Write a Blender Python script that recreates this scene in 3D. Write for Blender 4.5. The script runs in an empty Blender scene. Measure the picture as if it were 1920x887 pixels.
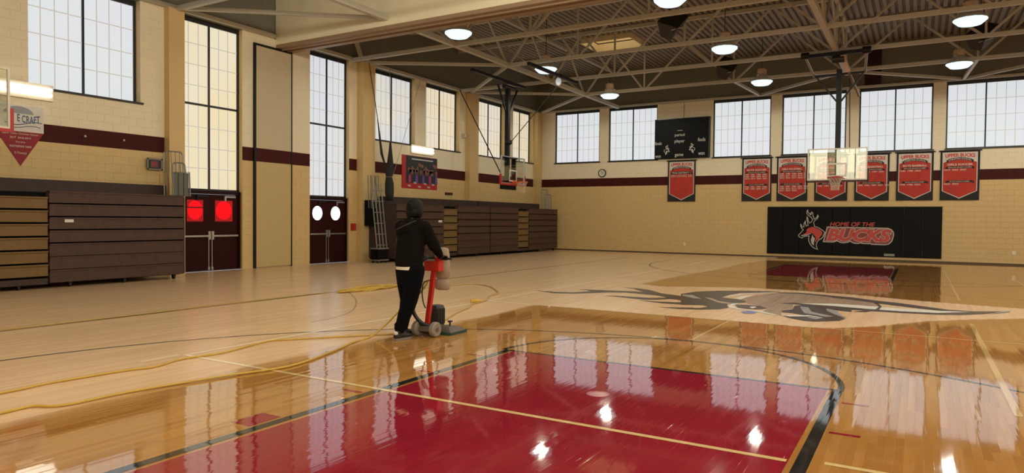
import bpy, math, random
import numpy as np
from mathutils import Vector, Matrix
random.seed(7)
SC = bpy.context.scene
COL = SC.collection
PI = math.pi

# ------------------------------------------------------------------ camera
CAM_H = 1.57
YAW, PITCH, ROLL, FPX = -0.53452, -0.025315, 0.0093866, 1290.0
cy, sy, cp, sp, cr, sr = math.cos(YAW), math.sin(YAW), math.cos(PITCH), math.sin(PITCH), math.cos(ROLL), math.sin(ROLL)
fw = Vector((sy * cp, cy * cp, sp)); r0 = Vector((cy, -sy, 0)); u0 = r0.cross(fw)
cr_ = cr * r0 + sr * u0; cu_ = -sr * r0 + cr * u0
cd = bpy.data.cameras.new('camera'); cam = bpy.data.objects.new('camera', cd); COL.objects.link(cam)
cam.matrix_world = Matrix(((cr_.x, cu_.x, -fw.x, 0), (cr_.y, cu_.y, -fw.y, 0), (cr_.z, cu_.z, -fw.z, CAM_H), (0, 0, 0, 1)))
cd.sensor_width = 36; cd.lens = FPX / 1920 * 36; cd.clip_start = 0.05; cd.clip_end = 200
SC.camera = cam

# ------------------------------------------------------------------ world, exposure, light levels
w = bpy.data.worlds.new('world'); SC.world = w; w.use_nodes = True
w.node_tree.nodes['Background'].inputs[0].default_value = (0.75, 0.85, 1, 1)
w.node_tree.nodes['Background'].inputs[1].default_value = 0.5
SC.view_settings.view_transform = 'Standard'; SC.view_settings.look = 'None'
SC.view_settings.gamma = 1; SC.view_settings.use_curve_mapping = False
SC.view_settings.exposure = 0.12
LAMP_W = 560.0          # watts of each high bay lamp
PANE_E = 0.72          # radiance of the translucent window panels
LENS_E = 1.15
NEAR_Y, BACK_Y, LEFT_X, RIGHT_X = -3.0, 32.0, -17.4, 12.5
CX = -2.44             # court centre line

# ------------------------------------------------------------------ materials
MATS = {}
def nmat(name):
    m = bpy.data.materials.new(name); m.use_nodes = True; MATS[name] = m
    nt = m.node_tree; b = nt.nodes['Principled BSDF']
    return m, nt, b
def mat(name, col, rough=0.6, metal=0.0, noise=0.12, scale=8.0, bump=0.0, spec=0.5, emit=None, estr=0.0):
    m, nt, b = nmat(name)
    b.inputs['Roughness'].default_value = rough; b.inputs['Metallic'].default_value = metal
    b.inputs['Specular IOR Level'].default_value = spec
    tc = nt.nodes.new('ShaderNodeNewGeometry')
    n = nt.nodes.new('ShaderNodeTexNoise'); n.inputs['Scale'].default_value = scale; n.inputs['Detail'].default_value = 3
    nt.links.new(tc.outputs['Position'], n.inputs['Vector'])
    mx = nt.nodes.new('ShaderNodeMix'); mx.data_type = 'RGBA'
    c = np.array(col)
    mx.inputs[6].default_value = (*(c * (1 - noise)), 1); mx.inputs[7].default_value = (*np.minimum(c * (1 + noise), 1), 1)
    nt.links.new(n.outputs['Fac'], mx.inputs[0]); nt.links.new(mx.outputs[2], b.inputs['Base Color'])
    if bump:
        bp = nt.nodes.new('ShaderNodeBump'); bp.inputs['Strength'].default_value = bump; bp.inputs['Distance'].default_value = 0.01
        nt.links.new(n.outputs['Fac'], bp.inputs['Height']); nt.links.new(bp.outputs[0], b.inputs['Normal'])
    if emit:
        b.inputs['Emission Color'].default_value = (*emit, 1); b.inputs['Emission Strength'].default_value = estr
    return m
def wood_floor(name, gloss_cols, matte_cols, plank=True, dull=1.0):
    """floor finish: g (mesh attribute 'gloss') is 1 on the old varnish, 0 where it has been sanded"""
    m, nt, b = nmat(name)
    N, L = nt.nodes, nt.links
    at = N.new('ShaderNodeAttribute'); at.attribute_name = 'gloss'
    geo = N.new('ShaderNodeNewGeometry'); sep = N.new('ShaderNodeSeparateXYZ'); L.new(geo.outputs['Position'], sep.inputs[0])
    cmb = N.new('ShaderNodeCombineXYZ'); L.new(sep.outputs['Y'], cmb.inputs['X']); L.new(sep.outputs['X'], cmb.inputs['Y'])
    br = N.new('ShaderNodeTexBrick'); L.new(cmb.outputs[0], br.inputs['Vector'])
    br.inputs['Scale'].default_value = 1; br.inputs['Brick Width'].default_value = 1.1; br.inputs['Row Height'].default_value = 0.0572
    br.inputs['Mortar Size'].default_value = 0.0009; br.inputs['Mortar Smooth'].default_value = 0.2; br.inputs['Bias'].default_value = 0.0
    br.offset = 0.37; br.offset_frequency = 3; br.squash = 1.3; br.squash_frequency = 2
    br.inputs['Color1'].default_value = (0, 0, 0, 1); br.inputs['Color2'].default_value = (1, 1, 1, 1); br.inputs['Mortar'].default_value = (0.35, 0.35, 0.35, 1)
    # soft mottling along the boards
    mp = N.new('ShaderNodeMapping'); mp.inputs['Scale'].default_value = (0.35, 5, 1); L.new(cmb.outputs[0], mp.inputs[0])
    gn = N.new('ShaderNodeTexNoise'); gn.inputs['Scale'].default_value = 1.6; gn.inputs['Detail'].default_value = 5; L.new(mp.outputs[0], gn.inputs['Vector'])
    mt = N.new('ShaderNodeMath'); mt.operation = 'MULTIPLY_ADD'; L.new(br.outputs['Color'], mt.inputs[0]); mt.inputs[1].default_value = 0.5
    m2 = N.new('ShaderNodeMath'); m2.operation = 'MULTIPLY'; L.new(gn.outputs['Fac'], m2.inputs[0]); m2.inputs[1].default_value = 0.5; L.new(m2.outputs[0], mt.inputs[2])
    def ramp(cols):
        mx = N.new('ShaderNodeMix'); mx.data_type = 'RGBA'; mx.inputs[6].default_value = (*cols[0], 1); mx.inputs[7].default_value = (*cols[1], 1)
        L.new(mt.outputs[0], mx.inputs[0]); return mx
    a, c = ramp(matte_cols), ramp(gloss_cols)
    # ragged edge of the sanded zone
    en = N.new('ShaderNodeTexNoise'); en.inputs['Scale'].default_value = 2.2; en.inputs['Detail'].default_value = 4; L.new(mp.outputs[0], en.inputs['Vector'])
    e1 = N.new('ShaderNodeMath'); e1.operation = 'MULTIPLY_ADD'; L.new(en.outputs['Fac'], e1.inputs[0]); e1.inputs[1].default_value = 0.7; e1.inputs[2].default_value = -0.35
    e2 = N.new('ShaderNodeMath'); e2.operation = 'ADD'; L.new(e1.outputs[0], e2.inputs[0]); L.new(at.outputs['Fac'], e2.inputs[1])
    e3 = N.new('ShaderNodeMapRange'); e3.interpolation_type = 'SMOOTHSTEP'; e3.inputs['From Min'].default_value = 0.2; e3.inputs['From Max'].default_value = 0.8; L.new(e2.outputs[0], e3.inputs['Value'])
    mx = N.new('ShaderNodeMix'); mx.data_type = 'RGBA'; L.new(e3.outputs[0], mx.inputs[0]); L.new(a.outputs[2], mx.inputs[6]); L.new(c.outputs[2], mx.inputs[7])
    L.new(mx.outputs[2], b.inputs['Base Color'])
    rr = N.new('ShaderNodeMapRange'); rr.inputs['To Min'].default_value = 0.25; rr.inputs['To Max'].default_value = 0.042; L.new(e3.outputs[0], rr.inputs['Value'])
    L.new(rr.outputs[0], b.inputs['Roughness'])
    b.inputs['IOR'].default_value = 1.5
    sl = N.new('ShaderNodeMapRange'); sl.inputs['To Min'].default_value = 0.45 * dull; sl.inputs['To Max'].default_value = 0.95; L.new(e3.outputs[0], sl.inputs['Value'])
    L.new(sl.outputs[0], b.inputs['Specular IOR Level'])
    # boards cupped and set a hair apart: reflections break up along them
    m3 = N.new('ShaderNodeMapping'); m3.inputs['Scale'].default_value = (0.9, 17.5, 1); L.new(cmb.outputs[0], m3.inputs[0])
    bn = N.new('ShaderNodeTexNoise'); bn.inputs['Scale'].default_value = 1.0; bn.inputs['Detail'].default_value = 2; L.new(m3.outputs[0], bn.inputs['Vector'])
    bm = N.new('ShaderNodeBump'); bm.inputs['Strength'].default_value = 0.7; bm.inputs['Distance'].default_value = 0.0006
    hs = N.new('ShaderNodeMath'); hs.operation = 'MULTIPLY_ADD'; L.new(br.outputs['Fac'], hs.inputs[0]); hs.inputs[1].default_value = -0.5; L.new(bn.outputs['Fac'], hs.inputs[2])
    L.new(hs.outputs[0], bm.inputs['Height'])
    # every strip lies at its own slight tilt
    t0 = N.new('ShaderNodeMath'); t0.operation = 'SUBTRACT'; L.new(br.outputs['Color'], t0.inputs[0]); t0.inputs[1].default_value = 0.5
    t1 = N.new('ShaderNodeCombineXYZ'); t2 = N.new('ShaderNodeMath'); t2.operation = 'MULTIPLY'; L.new(t0.outputs[0], t2.inputs[0]); t2.inputs[1].default_value = 0.009
    t3 = N.new('ShaderNodeMath'); t3.operation = 'MULTIPLY'; L.new(t0.outputs[0], t3.inputs[0]); t3.inputs[1].default_value = 0.004
    L.new(t2.outputs[0], t1.inputs['X']); L.new(t3.outputs[0], t1.inputs['Y'])
    va = N.new('ShaderNodeVectorMath'); va.operation = 'ADD'; L.new(geo.outputs['Normal'], va.inputs[0]); L.new(t1.outputs[0], va.inputs[1])
    vn = N.new('ShaderNodeVectorMath'); vn.operation = 'NORMALIZE'; L.new(va.outputs[0], vn.inputs[0])
    L.new(vn.outputs[0], bm.inputs['Normal']); L.new(bm.outputs[0], b.inputs['Normal'])
    return m
def pane_mat(name, cols, scale=0.5, e=1.0):
    m, nt, b = nmat(name); N, L = nt.nodes, nt.links
    geo = N.new('ShaderNodeNewGeometry'); n = N.new('ShaderNodeTexNoise'); n.inputs['Scale'].default_value = scale; n.inputs['Detail'].default_value = 1
    L.new(geo.outputs['Position'], n.inputs['Vector'])
    rp = N.new('ShaderNodeValToRGB'); rp.color_ramp.elements[0].position = 0.38; rp.color_ramp.elements[1].position = 0.62
    rp.color_ramp.elements[0].color = (*cols[0], 1); rp.color_ramp.elements[1].color = (*cols[1], 1); L.new(n.outputs['Fac'], rp.inputs[0])
    L.new(rp.outputs[0], b.inputs['Emission Color']); b.inputs['Emission Strength'].default_value = PANE_E * e
    b.inputs['Base Color'].default_value = (0.1, 0.1, 0.1, 1); b.inputs['Roughness'].default_value = 0.6
    return m
M = {}
M['floor'] = wood_floor('floor_wood', ((0.32, 0.133, 0.026), (0.52, 0.262, 0.07)), ((0.70, 0.455, 0.24), (0.88, 0.615, 0.365)))
M['lane'] = wood_floor('lane_red_paint', ((0.25, 0.0105, 0.022), (0.31, 0.014, 0.031)), ((0.33, 0.03, 0.04), (0.36, 0.03, 0.04)))
M['line_black'] = wood_floor('line_black_paint', ((0.018, 0.018, 0.018), (0.024, 0.024, 0.022)), ((0.12, 0.105, 0.085), (0.15, 0.13, 0.10)), dull=0.5)
M['line_cream'] = wood_floor('line_cream_paint', ((0.68, 0.50, 0.22), (0.74, 0.55, 0.25)), ((0.92, 0.80, 0.55), (0.96, 0.84, 0.60)), dull=0.5)
M['line_faint'] = wood_floor('line_faint_paint', ((0.60, 0.40, 0.17), (0.64, 0.44, 0.19)), ((0.60, 0.42, 0.25), (0.62, 0.44, 0.26)), dull=0.5)
M['line_grey'] = wood_floor('line_grey_paint', ((0.3, 0.22, 0.14), (0.32, 0.24, 0.15)), ((0.40, 0.30, 0.20), (0.43, 0.33, 0.22)), dull=0.5)
M['logo_dark'] = wood_floor('logo_dark_paint', ((0.06, 0.06, 0.055),) * 2, ((0.034, 0.035, 0.034), (0.062, 0.062, 0.06)), dull=0.35)
M['logo_white'] = wood_floor('logo_white_paint', ((0.6, 0.6, 0.5),) * 2, ((0.78, 0.78, 0.68), (0.86, 0.86, 0.76)), dull=0.35)
M['logo_grey'] = wood_floor('logo_grey_paint', ((0.3, 0.32, 0.31),) * 2, ((0.28, 0.30, 0.29), (0.4, 0.42, 0.41)), dull=0.35)
M['logo_tan'] = wood_floor('logo_tan_paint', ((0.45, 0.33, 0.2),) * 2, ((0.42, 0.32, 0.22), (0.48, 0.37, 0.25)), dull=0.35)
M['logo_hide'] = wood_floor('logo_hide_worn', ((0.36, 0.25, 0.16),) * 2, ((0.28, 0.20, 0.14), (0.47, 0.34, 0.23)), dull=0.35)
M['logo_blue'] = wood_floor('logo_blue_tape', ((0.15, 0.2, 0.45),) * 2, ((0.15, 0.2, 0.45), (0.2, 0.25, 0.5)), dull=0.35)
M['block_tan'] = mat('block_tan_paint', (0.62, 0.435, 0.185), 0.55, noise=0.06, scale=3)
M['block_cream'] = mat('block_cream_paint', (0.78, 0.69, 0.49), 0.55, noise=0.05, scale=3)
M['block_maroon'] = mat('block_maroon_paint', (0.056, 0.0075, 0.0062), 0.6, noise=0.12, scale=4, spec=0.15)
M['mortar_tan'] = mat('mortar_tan', (0.58, 0.42, 0.19), 0.6)
M['pilaster'] = mat('pilaster_paint', (0.62, 0.435, 0.185), 0.55, noise=0.05)
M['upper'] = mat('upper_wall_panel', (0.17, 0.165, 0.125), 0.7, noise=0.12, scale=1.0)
M['cream_steel'] = mat('cream_steel_paint', (0.48, 0.45, 0.37), 0.5, noise=0.06)
M['header'] = mat('header_cream', (0.84, 0.765, 0.53), 0.6, noise=0.04, scale=1.5)
M['track'] = mat('track_brown', (0.30, 0.20, 0.12), 0.45)
M['deck'] = mat('deck_paint', (0.25, 0.222, 0.185), 0.6, noise=0.12, scale=0.7)
M['black_metal'] = mat('black_metal', (0.006, 0.006, 0.0065), 0.5, spec=0.3)
M['frame'] = mat('window_frame_black', (0.010, 0.010, 0.011), 0.45)
M['muntin'] = mat('muntin_translucent', (0.35, 0.33, 0.3), 0.6, emit=(0.9, 0.86, 0.8), estr=0.36)
M['muntin_sun'] = mat('muntin_sunlit', (0.35, 0.33, 0.3), 0.6, emit=(1.0, 0.9, 0.7), estr=2.7)
M['pane_cool'] = pane_mat('pane_cool', ((0.86, 0.92, 0.93), (0.88, 0.90, 0.96)))
M['pane_sun'] = pane_mat('pane_sunlit', ((1.0, 0.93, 0.76), (1.0, 0.95, 0.80)), 0.4, 5.5)
M['pane_warm'] = pane_mat('pane_warm', ((1.0, 0.83, 0.55), (0.96, 0.87, 0.70)), 0.45)
M['pane_mixed'] = pane_mat('pane_mixed', ((0.78, 0.82, 0.85), (0.95, 0.86, 0.68)), 0.42)
M['pane_gold'] = pane_mat('pane_gold', ((1.02, 0.85, 0.52), (1.0, 0.90, 0.66)), 0.4)
M['pane_blue'] = pane_mat('pane_blue', ((0.82, 0.86, 0.92), (0.86, 0.87, 0.88)), 0.4)
M['sky_lens'] = mat('skylight_lens', (0.8, 0.75, 0.6), 0.6, emit=(1, 0.92, 0.7), estr=1.1)
M['sky_wall'] = mat('skylight_shaft', (0.75, 0.62, 0.38), 0.7)
M['door'] = mat('door_maroon', (0.028, 0.003, 0.0022), 0.5, noise=0.1, spec=0.12)
M['door_frame'] = mat('door_frame_maroon', (0.020, 0.003, 0.0025), 0.5, spec=0.15)
M['steel'] = mat('brushed_steel', (0.45, 0.44, 0.42), 0.35, metal=0.9)
M['red_glow'] = mat('door_red_film', (0.15, 0.003, 0.003), 0.4, spec=0.15, emit=(1.0, 0.03, 0.03), estr=0.26)
M['red_glow2'] = mat('door_red_film_bright', (0.15, 0.003, 0.003), 0.4, spec=0.15, emit=(1.0, 0.002, 0.010), estr=0.85)
M['white_glow'] = mat('door_glass_daylight', (0.8, 0.8, 0.8), 0.4, emit=(0.92, 0.95, 1.0), estr=0.95)
M['board'] = mat('bleacher_board', (0.070, 0.036, 0.025), 0.55, noise=0.35, scale=6, spec=0.3)
M['board_top'] = mat('bleacher_back_board', (0.050, 0.029, 0.023), 0.55, spec=0.3, noise=0.25, scale=5)
M['step'] = mat('bleacher_step', (0.17, 0.10, 0.032), 0.6, spec=0.3, noise=0.2, scale=4)
M['under'] = mat('near_black_and_void_shade', (0.005, 0.0045, 0.004), 0.8, spec=0.1)
M['label_white'] = mat('label_white', (0.7, 0.66, 0.58), 0.6)
M['rail'] = mat('rail_grey_steel', (0.24, 0.24, 0.21), 0.4, metal=0.5)
M['rail_dark'] = mat('rail_dark_grey', (0.11, 0.115, 0.095), 0.45, metal=0.3)
M['net_black'] = mat('net_black', (0.018, 0.017, 0.014), 0.85, bump=0.6, scale=30)
M['cable'] = mat('cable_dark', (0.03, 0.028, 0.024), 0.5)
M['tan_cable'] = mat('cable_tan', (0.32, 0.25, 0.15), 0.6)
def lens_mat(name):
    m, nt, b = nmat(name); N, L = nt.nodes, nt.links
    tr = N.new('ShaderNodeBsdfTransparent'); tr.inputs[0].default_value = (0.9, 0.95, 0.95, 1)
    em = N.new('ShaderNodeEmission'); em.inputs[0].default_value = (0.72, 0.98, 1.0, 1); em.inputs[1].default_value = LENS_E * 1.4
    mx = N.new('ShaderNodeMixShader'); mx.inputs[0].default_value = 0.6
    L.new(tr.outputs[0], mx.inputs[1]); L.new(em.outputs[0], mx.inputs[2]); L.new(mx.outputs[0], N['Material Output'].inputs['Surface'])
    return m
M['lens'] = lens_mat('lamp_lens')
M['arc_tube'] = mat('lamp_arc_tube', (1, 1, 1), 0.3, emit=(0.9, 1.0, 1.0), estr=4.0)
M['reflector'] = mat('lamp_reflector', (0.55, 0.52, 0.48), 0.35)
M['ballast'] = mat('lamp_ballast', (0.62, 0.47, 0.35), 0.45)
M['tube_glow'] = mat('fluorescent_tube', (0.95, 0.95, 0.9), 0.4, emit=(1, 0.97, 0.86), estr=2.4)
M['fixture'] = mat('fixture_white', (0.75, 0.68, 0.52), 0.5)
M['banner_red'] = mat('banner_red', (0.44, 0.032, 0.018), 0.75, noise=0.25, scale=2.2)
M['banner_black'] = mat('banner_black', (0.014, 0.013, 0.012), 0.8)
M['banner_white'] = mat('banner_white', (0.62, 0.57, 0.49), 0.8)
M['ink_red'] = mat('ink_red', (0.55, 0.06, 0.04), 0.75)
M['ink_white'] = mat('ink_white', (0.66, 0.60, 0.50), 0.75)
M['pad_black'] = mat('pad_black_vinyl', (0.0045, 0.0045, 0.004), 0.6, noise=0.1, spec=0.15)
M['pad_red'] = mat('pad_print_red', (0.50, 0.045, 0.028), 0.45)
M['pad_red_dark'] = mat('pad_print_dark_red', (0.20, 0.028, 0.018), 0.45)
M['pad_grey'] = mat('pad_print_grey', (0.46, 0.44, 0.39), 0.45)
M['board_black'] = mat('scoreboard_black', (0.004, 0.004, 0.004), 0.5, spec=0.15)
M['score_white'] = mat('scoreboard_print', (0.55, 0.54, 0.48), 0.5)
M['rim'] = mat('rim_orange', (0.72, 0.10, 0.02), 0.4)
M['rim_red'] = mat('rim_red', (0.42, 0.02, 0.02), 0.45)
M['net_white'] = mat('net_cord', (0.55, 0.46, 0.33), 0.85)
M['bpad_red'] = mat('board_pad_red', (0.42, 0.018, 0.014), 0.5)
M['bpad_dark'] = mat('board_pad_maroon', (0.03, 0.010, 0.010), 0.5)
M['bframe'] = mat('board_frame_white', (0.66, 0.61, 0.50), 0.4)
M['alu'] = mat('aluminium', (0.6, 0.6, 0.58), 0.3, metal=0.85)
M['cord'] = mat('cord_yellow', (0.56, 0.355, 0.05), 0.5)
M['cord_dull'] = mat('cord_dull_yellow', (0.46, 0.31, 0.085), 0.6)
M['skin'] = mat('skin', (0.05, 0.028, 0.020), 0.5)
M['hair'] = mat('hair_black', (0.0035, 0.0035, 0.0035), 0.6, spec=0.2, bump=0.5, scale=60)
M['hoodie'] = mat('hoodie_charcoal', (0.0060, 0.0047, 0.0035), 0.95, spec=0.1, noise=0.2, scale=12, bump=0.4)
M['trouser'] = mat('trousers_navy', (0.0022, 0.0027, 0.0042), 0.95, spec=0.12, noise=0.2, scale=10, bump=0.4)
M['shirt'] = mat('shirt_white', (0.70, 0.64, 0.53), 0.85)
M['shoe'] = mat('shoe_black', (0.014, 0.013, 0.012), 0.6)
M['sole'] = mat('shoe_sole', (0.20, 0.17, 0.13), 0.6)
M['m_red'] = mat('machine_red', (0.52, 0.022, 0.012), 0.4)
M['m_black'] = mat('machine_black', (0.014, 0.014, 0.013), 0.45)
M['m_green'] = mat('machine_pad_green', (0.018, 0.06, 0.038), 0.8, noise=0.2, scale=25)
M['m_grey'] = mat('machine_dusty_grey', (0.13, 0.11, 0.085), 0.7, noise=0.25, scale=14)
M['m_wheel'] = mat('machine_wheel', (0.26, 0.21, 0.16), 0.75)
M['m_bag'] = mat('machine_dust_bag', (0.36, 0.27, 0.19), 0.85, noise=0.15, scale=9, bump=0.4)
M['hose'] = mat('hose_black', (0.012, 0.012, 0.012), 0.5)
M['poster_red'] = mat('poster_red', (0.42, 0.012, 0.02), 0.5)
M['poster_dark'] = mat('poster_dark', (0.012, 0.011, 0.013), 0.5, noise=0.5, scale=4)
M['poster_skin'] = mat('poster_skin', (0.20, 0.085, 0.055), 0.5, noise=0.35, scale=9)
M['poster_pink'] = mat('poster_pink', (0.36, 0.03, 0.16), 0.5)
M['poster_violet'] = mat('poster_violet', (0.14, 0.05, 0.32), 0.5)
M['pennant_white'] = mat('pennant_white', (0.66, 0.62, 0.55), 0.7)
M['pennant_blue'] = mat('pennant_blue', (0.06, 0.11, 0.20), 0.7, noise=0.3, scale=8)
M['pennant_red'] = mat('pennant_red', (0.26, 0.016, 0.02), 0.7)
M['grey_box'] = mat('grey_box', (0.22, 0.21, 0.18), 0.5)
M['maroon_panel'] = mat('maroon_panel', (0.03, 0.006, 0.0055), 0.5, spec=0.3)
M['sign_pink'] = mat('sign_faint_red', (0.13, 0.055, 0.05), 0.5)
M['base_brown'] = mat('baseboard_brown', (0.075, 0.045, 0.022), 0.6)
M['clock_face'] = mat('clock_face', (0.62, 0.58, 0.5), 0.5)
M['blue_screen'] = mat('speaker_bracket', (0.4, 0.42, 0.43), 0.4)
def glass_mat(name, refl):
    m, nt, b = nmat(name); N, L = nt.nodes, nt.links
    tr = N.new('ShaderNodeBsdfTransparent'); tr.inputs[0].default_value = (0.9, 0.93, 0.9, 1)
    gl = N.new('ShaderNodeBsdfGlossy'); gl.inputs['Roughness'].default_value = 0.01; gl.inputs['Color'].default_value = (0.95, 0.92, 0.78, 1)
    mx = N.new('ShaderNodeMixShader'); mx.inputs[0].default_value = refl
    L.new(tr.outputs[0], mx.inputs[1]); L.new(gl.outputs[0], mx.inputs[2])
    L.new(mx.outputs[0], N['Material Output'].inputs['Surface'])
    return m
M['glass'] = glass_mat('backboard_glass', 0.12)
M['glass_main'] = glass_mat('backboard_glass_coated', 0.105)

# ------------------------------------------------------------------ mesh helpers (all coordinates in metres, world space)
class MB:
    def __init__(s): s.v = []; s.f = []; s.m = []
    def add(s, vs, fs, mi=0):
        o = len(s.v); s.v += [tuple(map(float, v)) for v in vs]; s.f += [tuple(i + o for i in f) for f in fs]; s.m += [mi] * len(fs); return s
    def box(s, x0, x1, y0, y1, z0, z1, mi=0):
        x0, x1 = min(x0, x1), max(x0, x1); y0, y1 = min(y0, y1), max(y0, y1); z0, z1 = min(z0, z1), max(z0, z1)
        return s.add([(x0, y0, z0), (x1, y0, z0), (x1, y1, z0), (x0, y1, z0), (x0, y0, z1), (x1, y0, z1), (x1, y1, z1), (x0, y1, z1)],
                     [(0, 3, 2, 1), (4, 5, 6, 7), (0, 1, 5, 4), (1, 2, 6, 5), (2, 3, 7, 6), (3, 0, 4, 7)], mi)
    def cbox(s, c, sx, sy, sz, mi=0): return s.box(c[0] - sx / 2, c[0] + sx / 2, c[1] - sy / 2, c[1] + sy / 2, c[2] - sz / 2, c[2] + sz / 2, mi)
    def beam(s, a, b, wd, ht=None, mi=0, up=(0, 0, 1)):
        ht = ht or wd; a, b = Vector(a), Vector(b); d = (b - a).normalized(); u = Vector(up)
        if abs(d.dot(u)) > 0.95: u = Vector((0, 1, 0))
        x = d.cross(u).normalized(); z = x.cross(d).normalized()
        vs = [p + x * i * wd / 2 + z * j * ht / 2 for p in (a, b) for i, j in ((-1, -1), (1, -1), (1, 1), (-1, 1))]
        return s.add(vs, [(0, 1, 2, 3), (7, 6, 5, 4), (0, 4, 5, 1), (1, 5, 6, 2), (2, 6, 7, 3), (3, 7, 4, 0)], mi)
    def cyl(s, a, b, r0, r1=None, n=12, mi=0, caps=True):
        r1 = r0 if r1 is None else r1
        a, b = Vector(a), Vector(b); d = (b - a).normalized(); u = Vector((0, 0, 1)) if abs(d.z) < 0.9 else Vector((1, 0, 0))
        x = d.cross(u).normalized(); y = d.cross(x)
        vs = []
        for p, r in ((a, r0), (b, r1)): vs += [p + (x * math.cos(2 * PI * k / n) + y * math.sin(2 * PI * k / n)) * r for k in range(n)]
        fs = [(k, (k + 1) % n, n + (k + 1) % n, n + k) for k in range(n)]
        if caps: fs += [tuple(range(n))[::-1], tuple(range(n, 2 * n))]
        return s.add(vs, fs, mi)
    def lathe(s, c, prof, n=16, mi=0, axis='z'):
        vs = []
        for r, h in prof:
            for k in range(n):
                a = 2 * PI * k / n; p = (r * math.cos(a), r * math.sin(a), h)
                if axis == 'x': p = (h, r * math.cos(a), r * math.sin(a))
                if axis == 'y': p = (r * math.cos(a), h, r * math.sin(a))
                vs.append((c[0] + p[0], c[1] + p[1], c[2] + p[2]))
        m = len(prof)
        fs = [(i * n + k, i * n + (k + 1) % n, (i + 1) * n + (k + 1) % n, (i + 1) * n + k) for i in range(m - 1) for k in range(n)]
        fs += [tuple(range(n))[::-1], tuple(range((m - 1) * n, m * n))]
        return s.add(vs, fs, mi)
    def tube(s, pts, r, n=6, mi=0, closed=False):
        pts = [Vector(p) for p in pts]; m = len(pts); vs = []; x = None
        for i, p in enumerate(pts):
            a = pts[(i - 1) % m] if (closed or i > 0) else p; b = pts[(i + 1) % m] if (closed or i < m - 1) else p
            d = (b - a); d = d.normalized() if d.length > 1e-9 else Vector((1, 0, 0))
            if x is None:
                u = Vector((0, 0, 1)) if abs(d.z) < 0.9 else Vector((1, 0, 0)); x = d.cross(u).normalized()
            else:
                x = x - d * x.dot(d); x = x.normalized() if x.length > 1e-6 else d.orthogonal().normalized()
            y = d.cross(x); rr = r[i] if isinstance(r, (list, tuple)) else r
            vs += [p + (x * math.cos(2 * PI * k / n) + y * math.sin(2 * PI * k / n)) * rr for k in range(n)]
        fs = [(i * n + k, i * n + (k + 1) % n, ((i + 1) % m) * n + (k + 1) % n, ((i + 1) % m) * n + k) for i in range(m if closed else m - 1) for k in range(n)]
        if not closed: fs += [tuple(range(n))[::-1], tuple(range((m - 1) * n, m * n))]
        return s.add(vs, fs, mi)
    def ball(s, c, rx, ry=None, rz=None, n=14, m=9, mi=0):
        ry = rx if ry is None else ry; rz = rx if rz is None else rz
        vs = [(c[0], c[1], c[2] - rz)]
        for i in range(1, m):
            t = PI * i / m
            vs += [(c[0] + rx * math.sin(t) * math.cos(2 * PI * k / n), c[1] + ry * math.sin(t) * math.sin(2 * PI * k / n), c[2] - rz * math.cos(t)) for k in range(n)]
        vs.append((c[0], c[1], c[2] + rz)); e = len(vs) - 1
        fs = [(0, 1 + (k + 1) % n, 1 + k) for k in range(n)]
        for i in range(m - 2): fs += [(1 + i * n + k, 1 + i * n + (k + 1) % n, 1 + (i + 1) * n + (k + 1) % n, 1 + (i + 1) * n + k) for k in range(n)]
        b = 1 + (m - 2) * n
        fs += [(b + k, b + (k + 1) % n, e) for k in range(n)]
        return s.add(vs, fs, mi)
    def loft(s, rings, n=16, mi=0, open_ends=False):
        """rings: (cx, cy, cz, rx, ry) stacked ellipses"""
        vs = []
        for (x, y, z, rx, ry) in rings: vs += [(x + rx * math.cos(2 * PI * k / n), y + ry * math.sin(2 * PI * k / n), z) for k in range(n)]
        m = len(rings)
        fs = [(i * n + k, i * n + (k + 1) % n, (i + 1) * n + (k + 1) % n, (i + 1) * n + k) for i in range(m - 1) for k in range(n)]
        if not open_ends: fs += [tuple(range(n))[::-1], tuple(range((m - 1) * n, m * n))]
        return s.add(vs, fs, mi)
    def prism(s, pts, nrm, mi=0):
        """flat polygon (3-d points in order) given a thickness vector"""
        n = len(pts); nv = Vector(nrm)
        vs = [Vector(p) for p in pts] + [Vector(p) + nv for p in pts]
        return s.add(vs, [tuple(range(n))[::-1], tuple(range(n, 2 * n))] + [(k, (k + 1) % n, n + (k + 1) % n, n + k) for k in range(n)], mi)
    def build(s, name, mats, parent=None, smooth=False, loc=None):
        if not isinstance(mats, (list, tuple)): mats = [mats]
        P = wloc(parent)
        if parent is None and loc is None:
            a = np.array(s.v); loc = ((a[:, 0].min() + a[:, 0].max()) / 2, (a[:, 1].min() + a[:, 1].max()) / 2, a[:, 2].min())
        org = Vector(loc) if loc is not None else P
        me = bpy.data.meshes.new(name)
        me.from_pydata([(v[0] - org.x, v[1] - org.y, v[2] - org.z) for v in s.v], [], s.f)
        for x in mats: me.materials.append(x)
        if len(mats) > 1: me.polygons.foreach_set('material_index', s.m)
        if smooth: me.polygons.foreach_set('use_smooth', [True] * len(me.polygons))
        me.update()
        return link(name, me, parent, org - P)
WL = {}
def wloc(o): return WL[o.name] if o is not None else Vector((0, 0, 0))
def link(name, me, parent, loc):
    o = bpy.data.objects.new(name, me); COL.objects.link(o); o.parent = parent; o.location = loc
    WL[o.name] = wloc(parent) + Vector(loc); return o
def tag(o, label=None, cat=None, group=None, kind=None):
    if label: o['label'] = label
    if cat: o['category'] = cat
    if group: o['group'] = group
    if kind: o['kind'] = kind
    return o
def thing(name, loc, label, cat, group=None):
    return tag(link(name, None, None, Vector(loc)), label, cat, group)
def smooth_angle(o, deg=40):
    me = o.data; me.polygons.foreach_set('use_smooth', [True] * len(me.polygons))
    try: me.set_sharp_from_angle(angle=math.radians(deg))
    except Exception: pass
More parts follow.
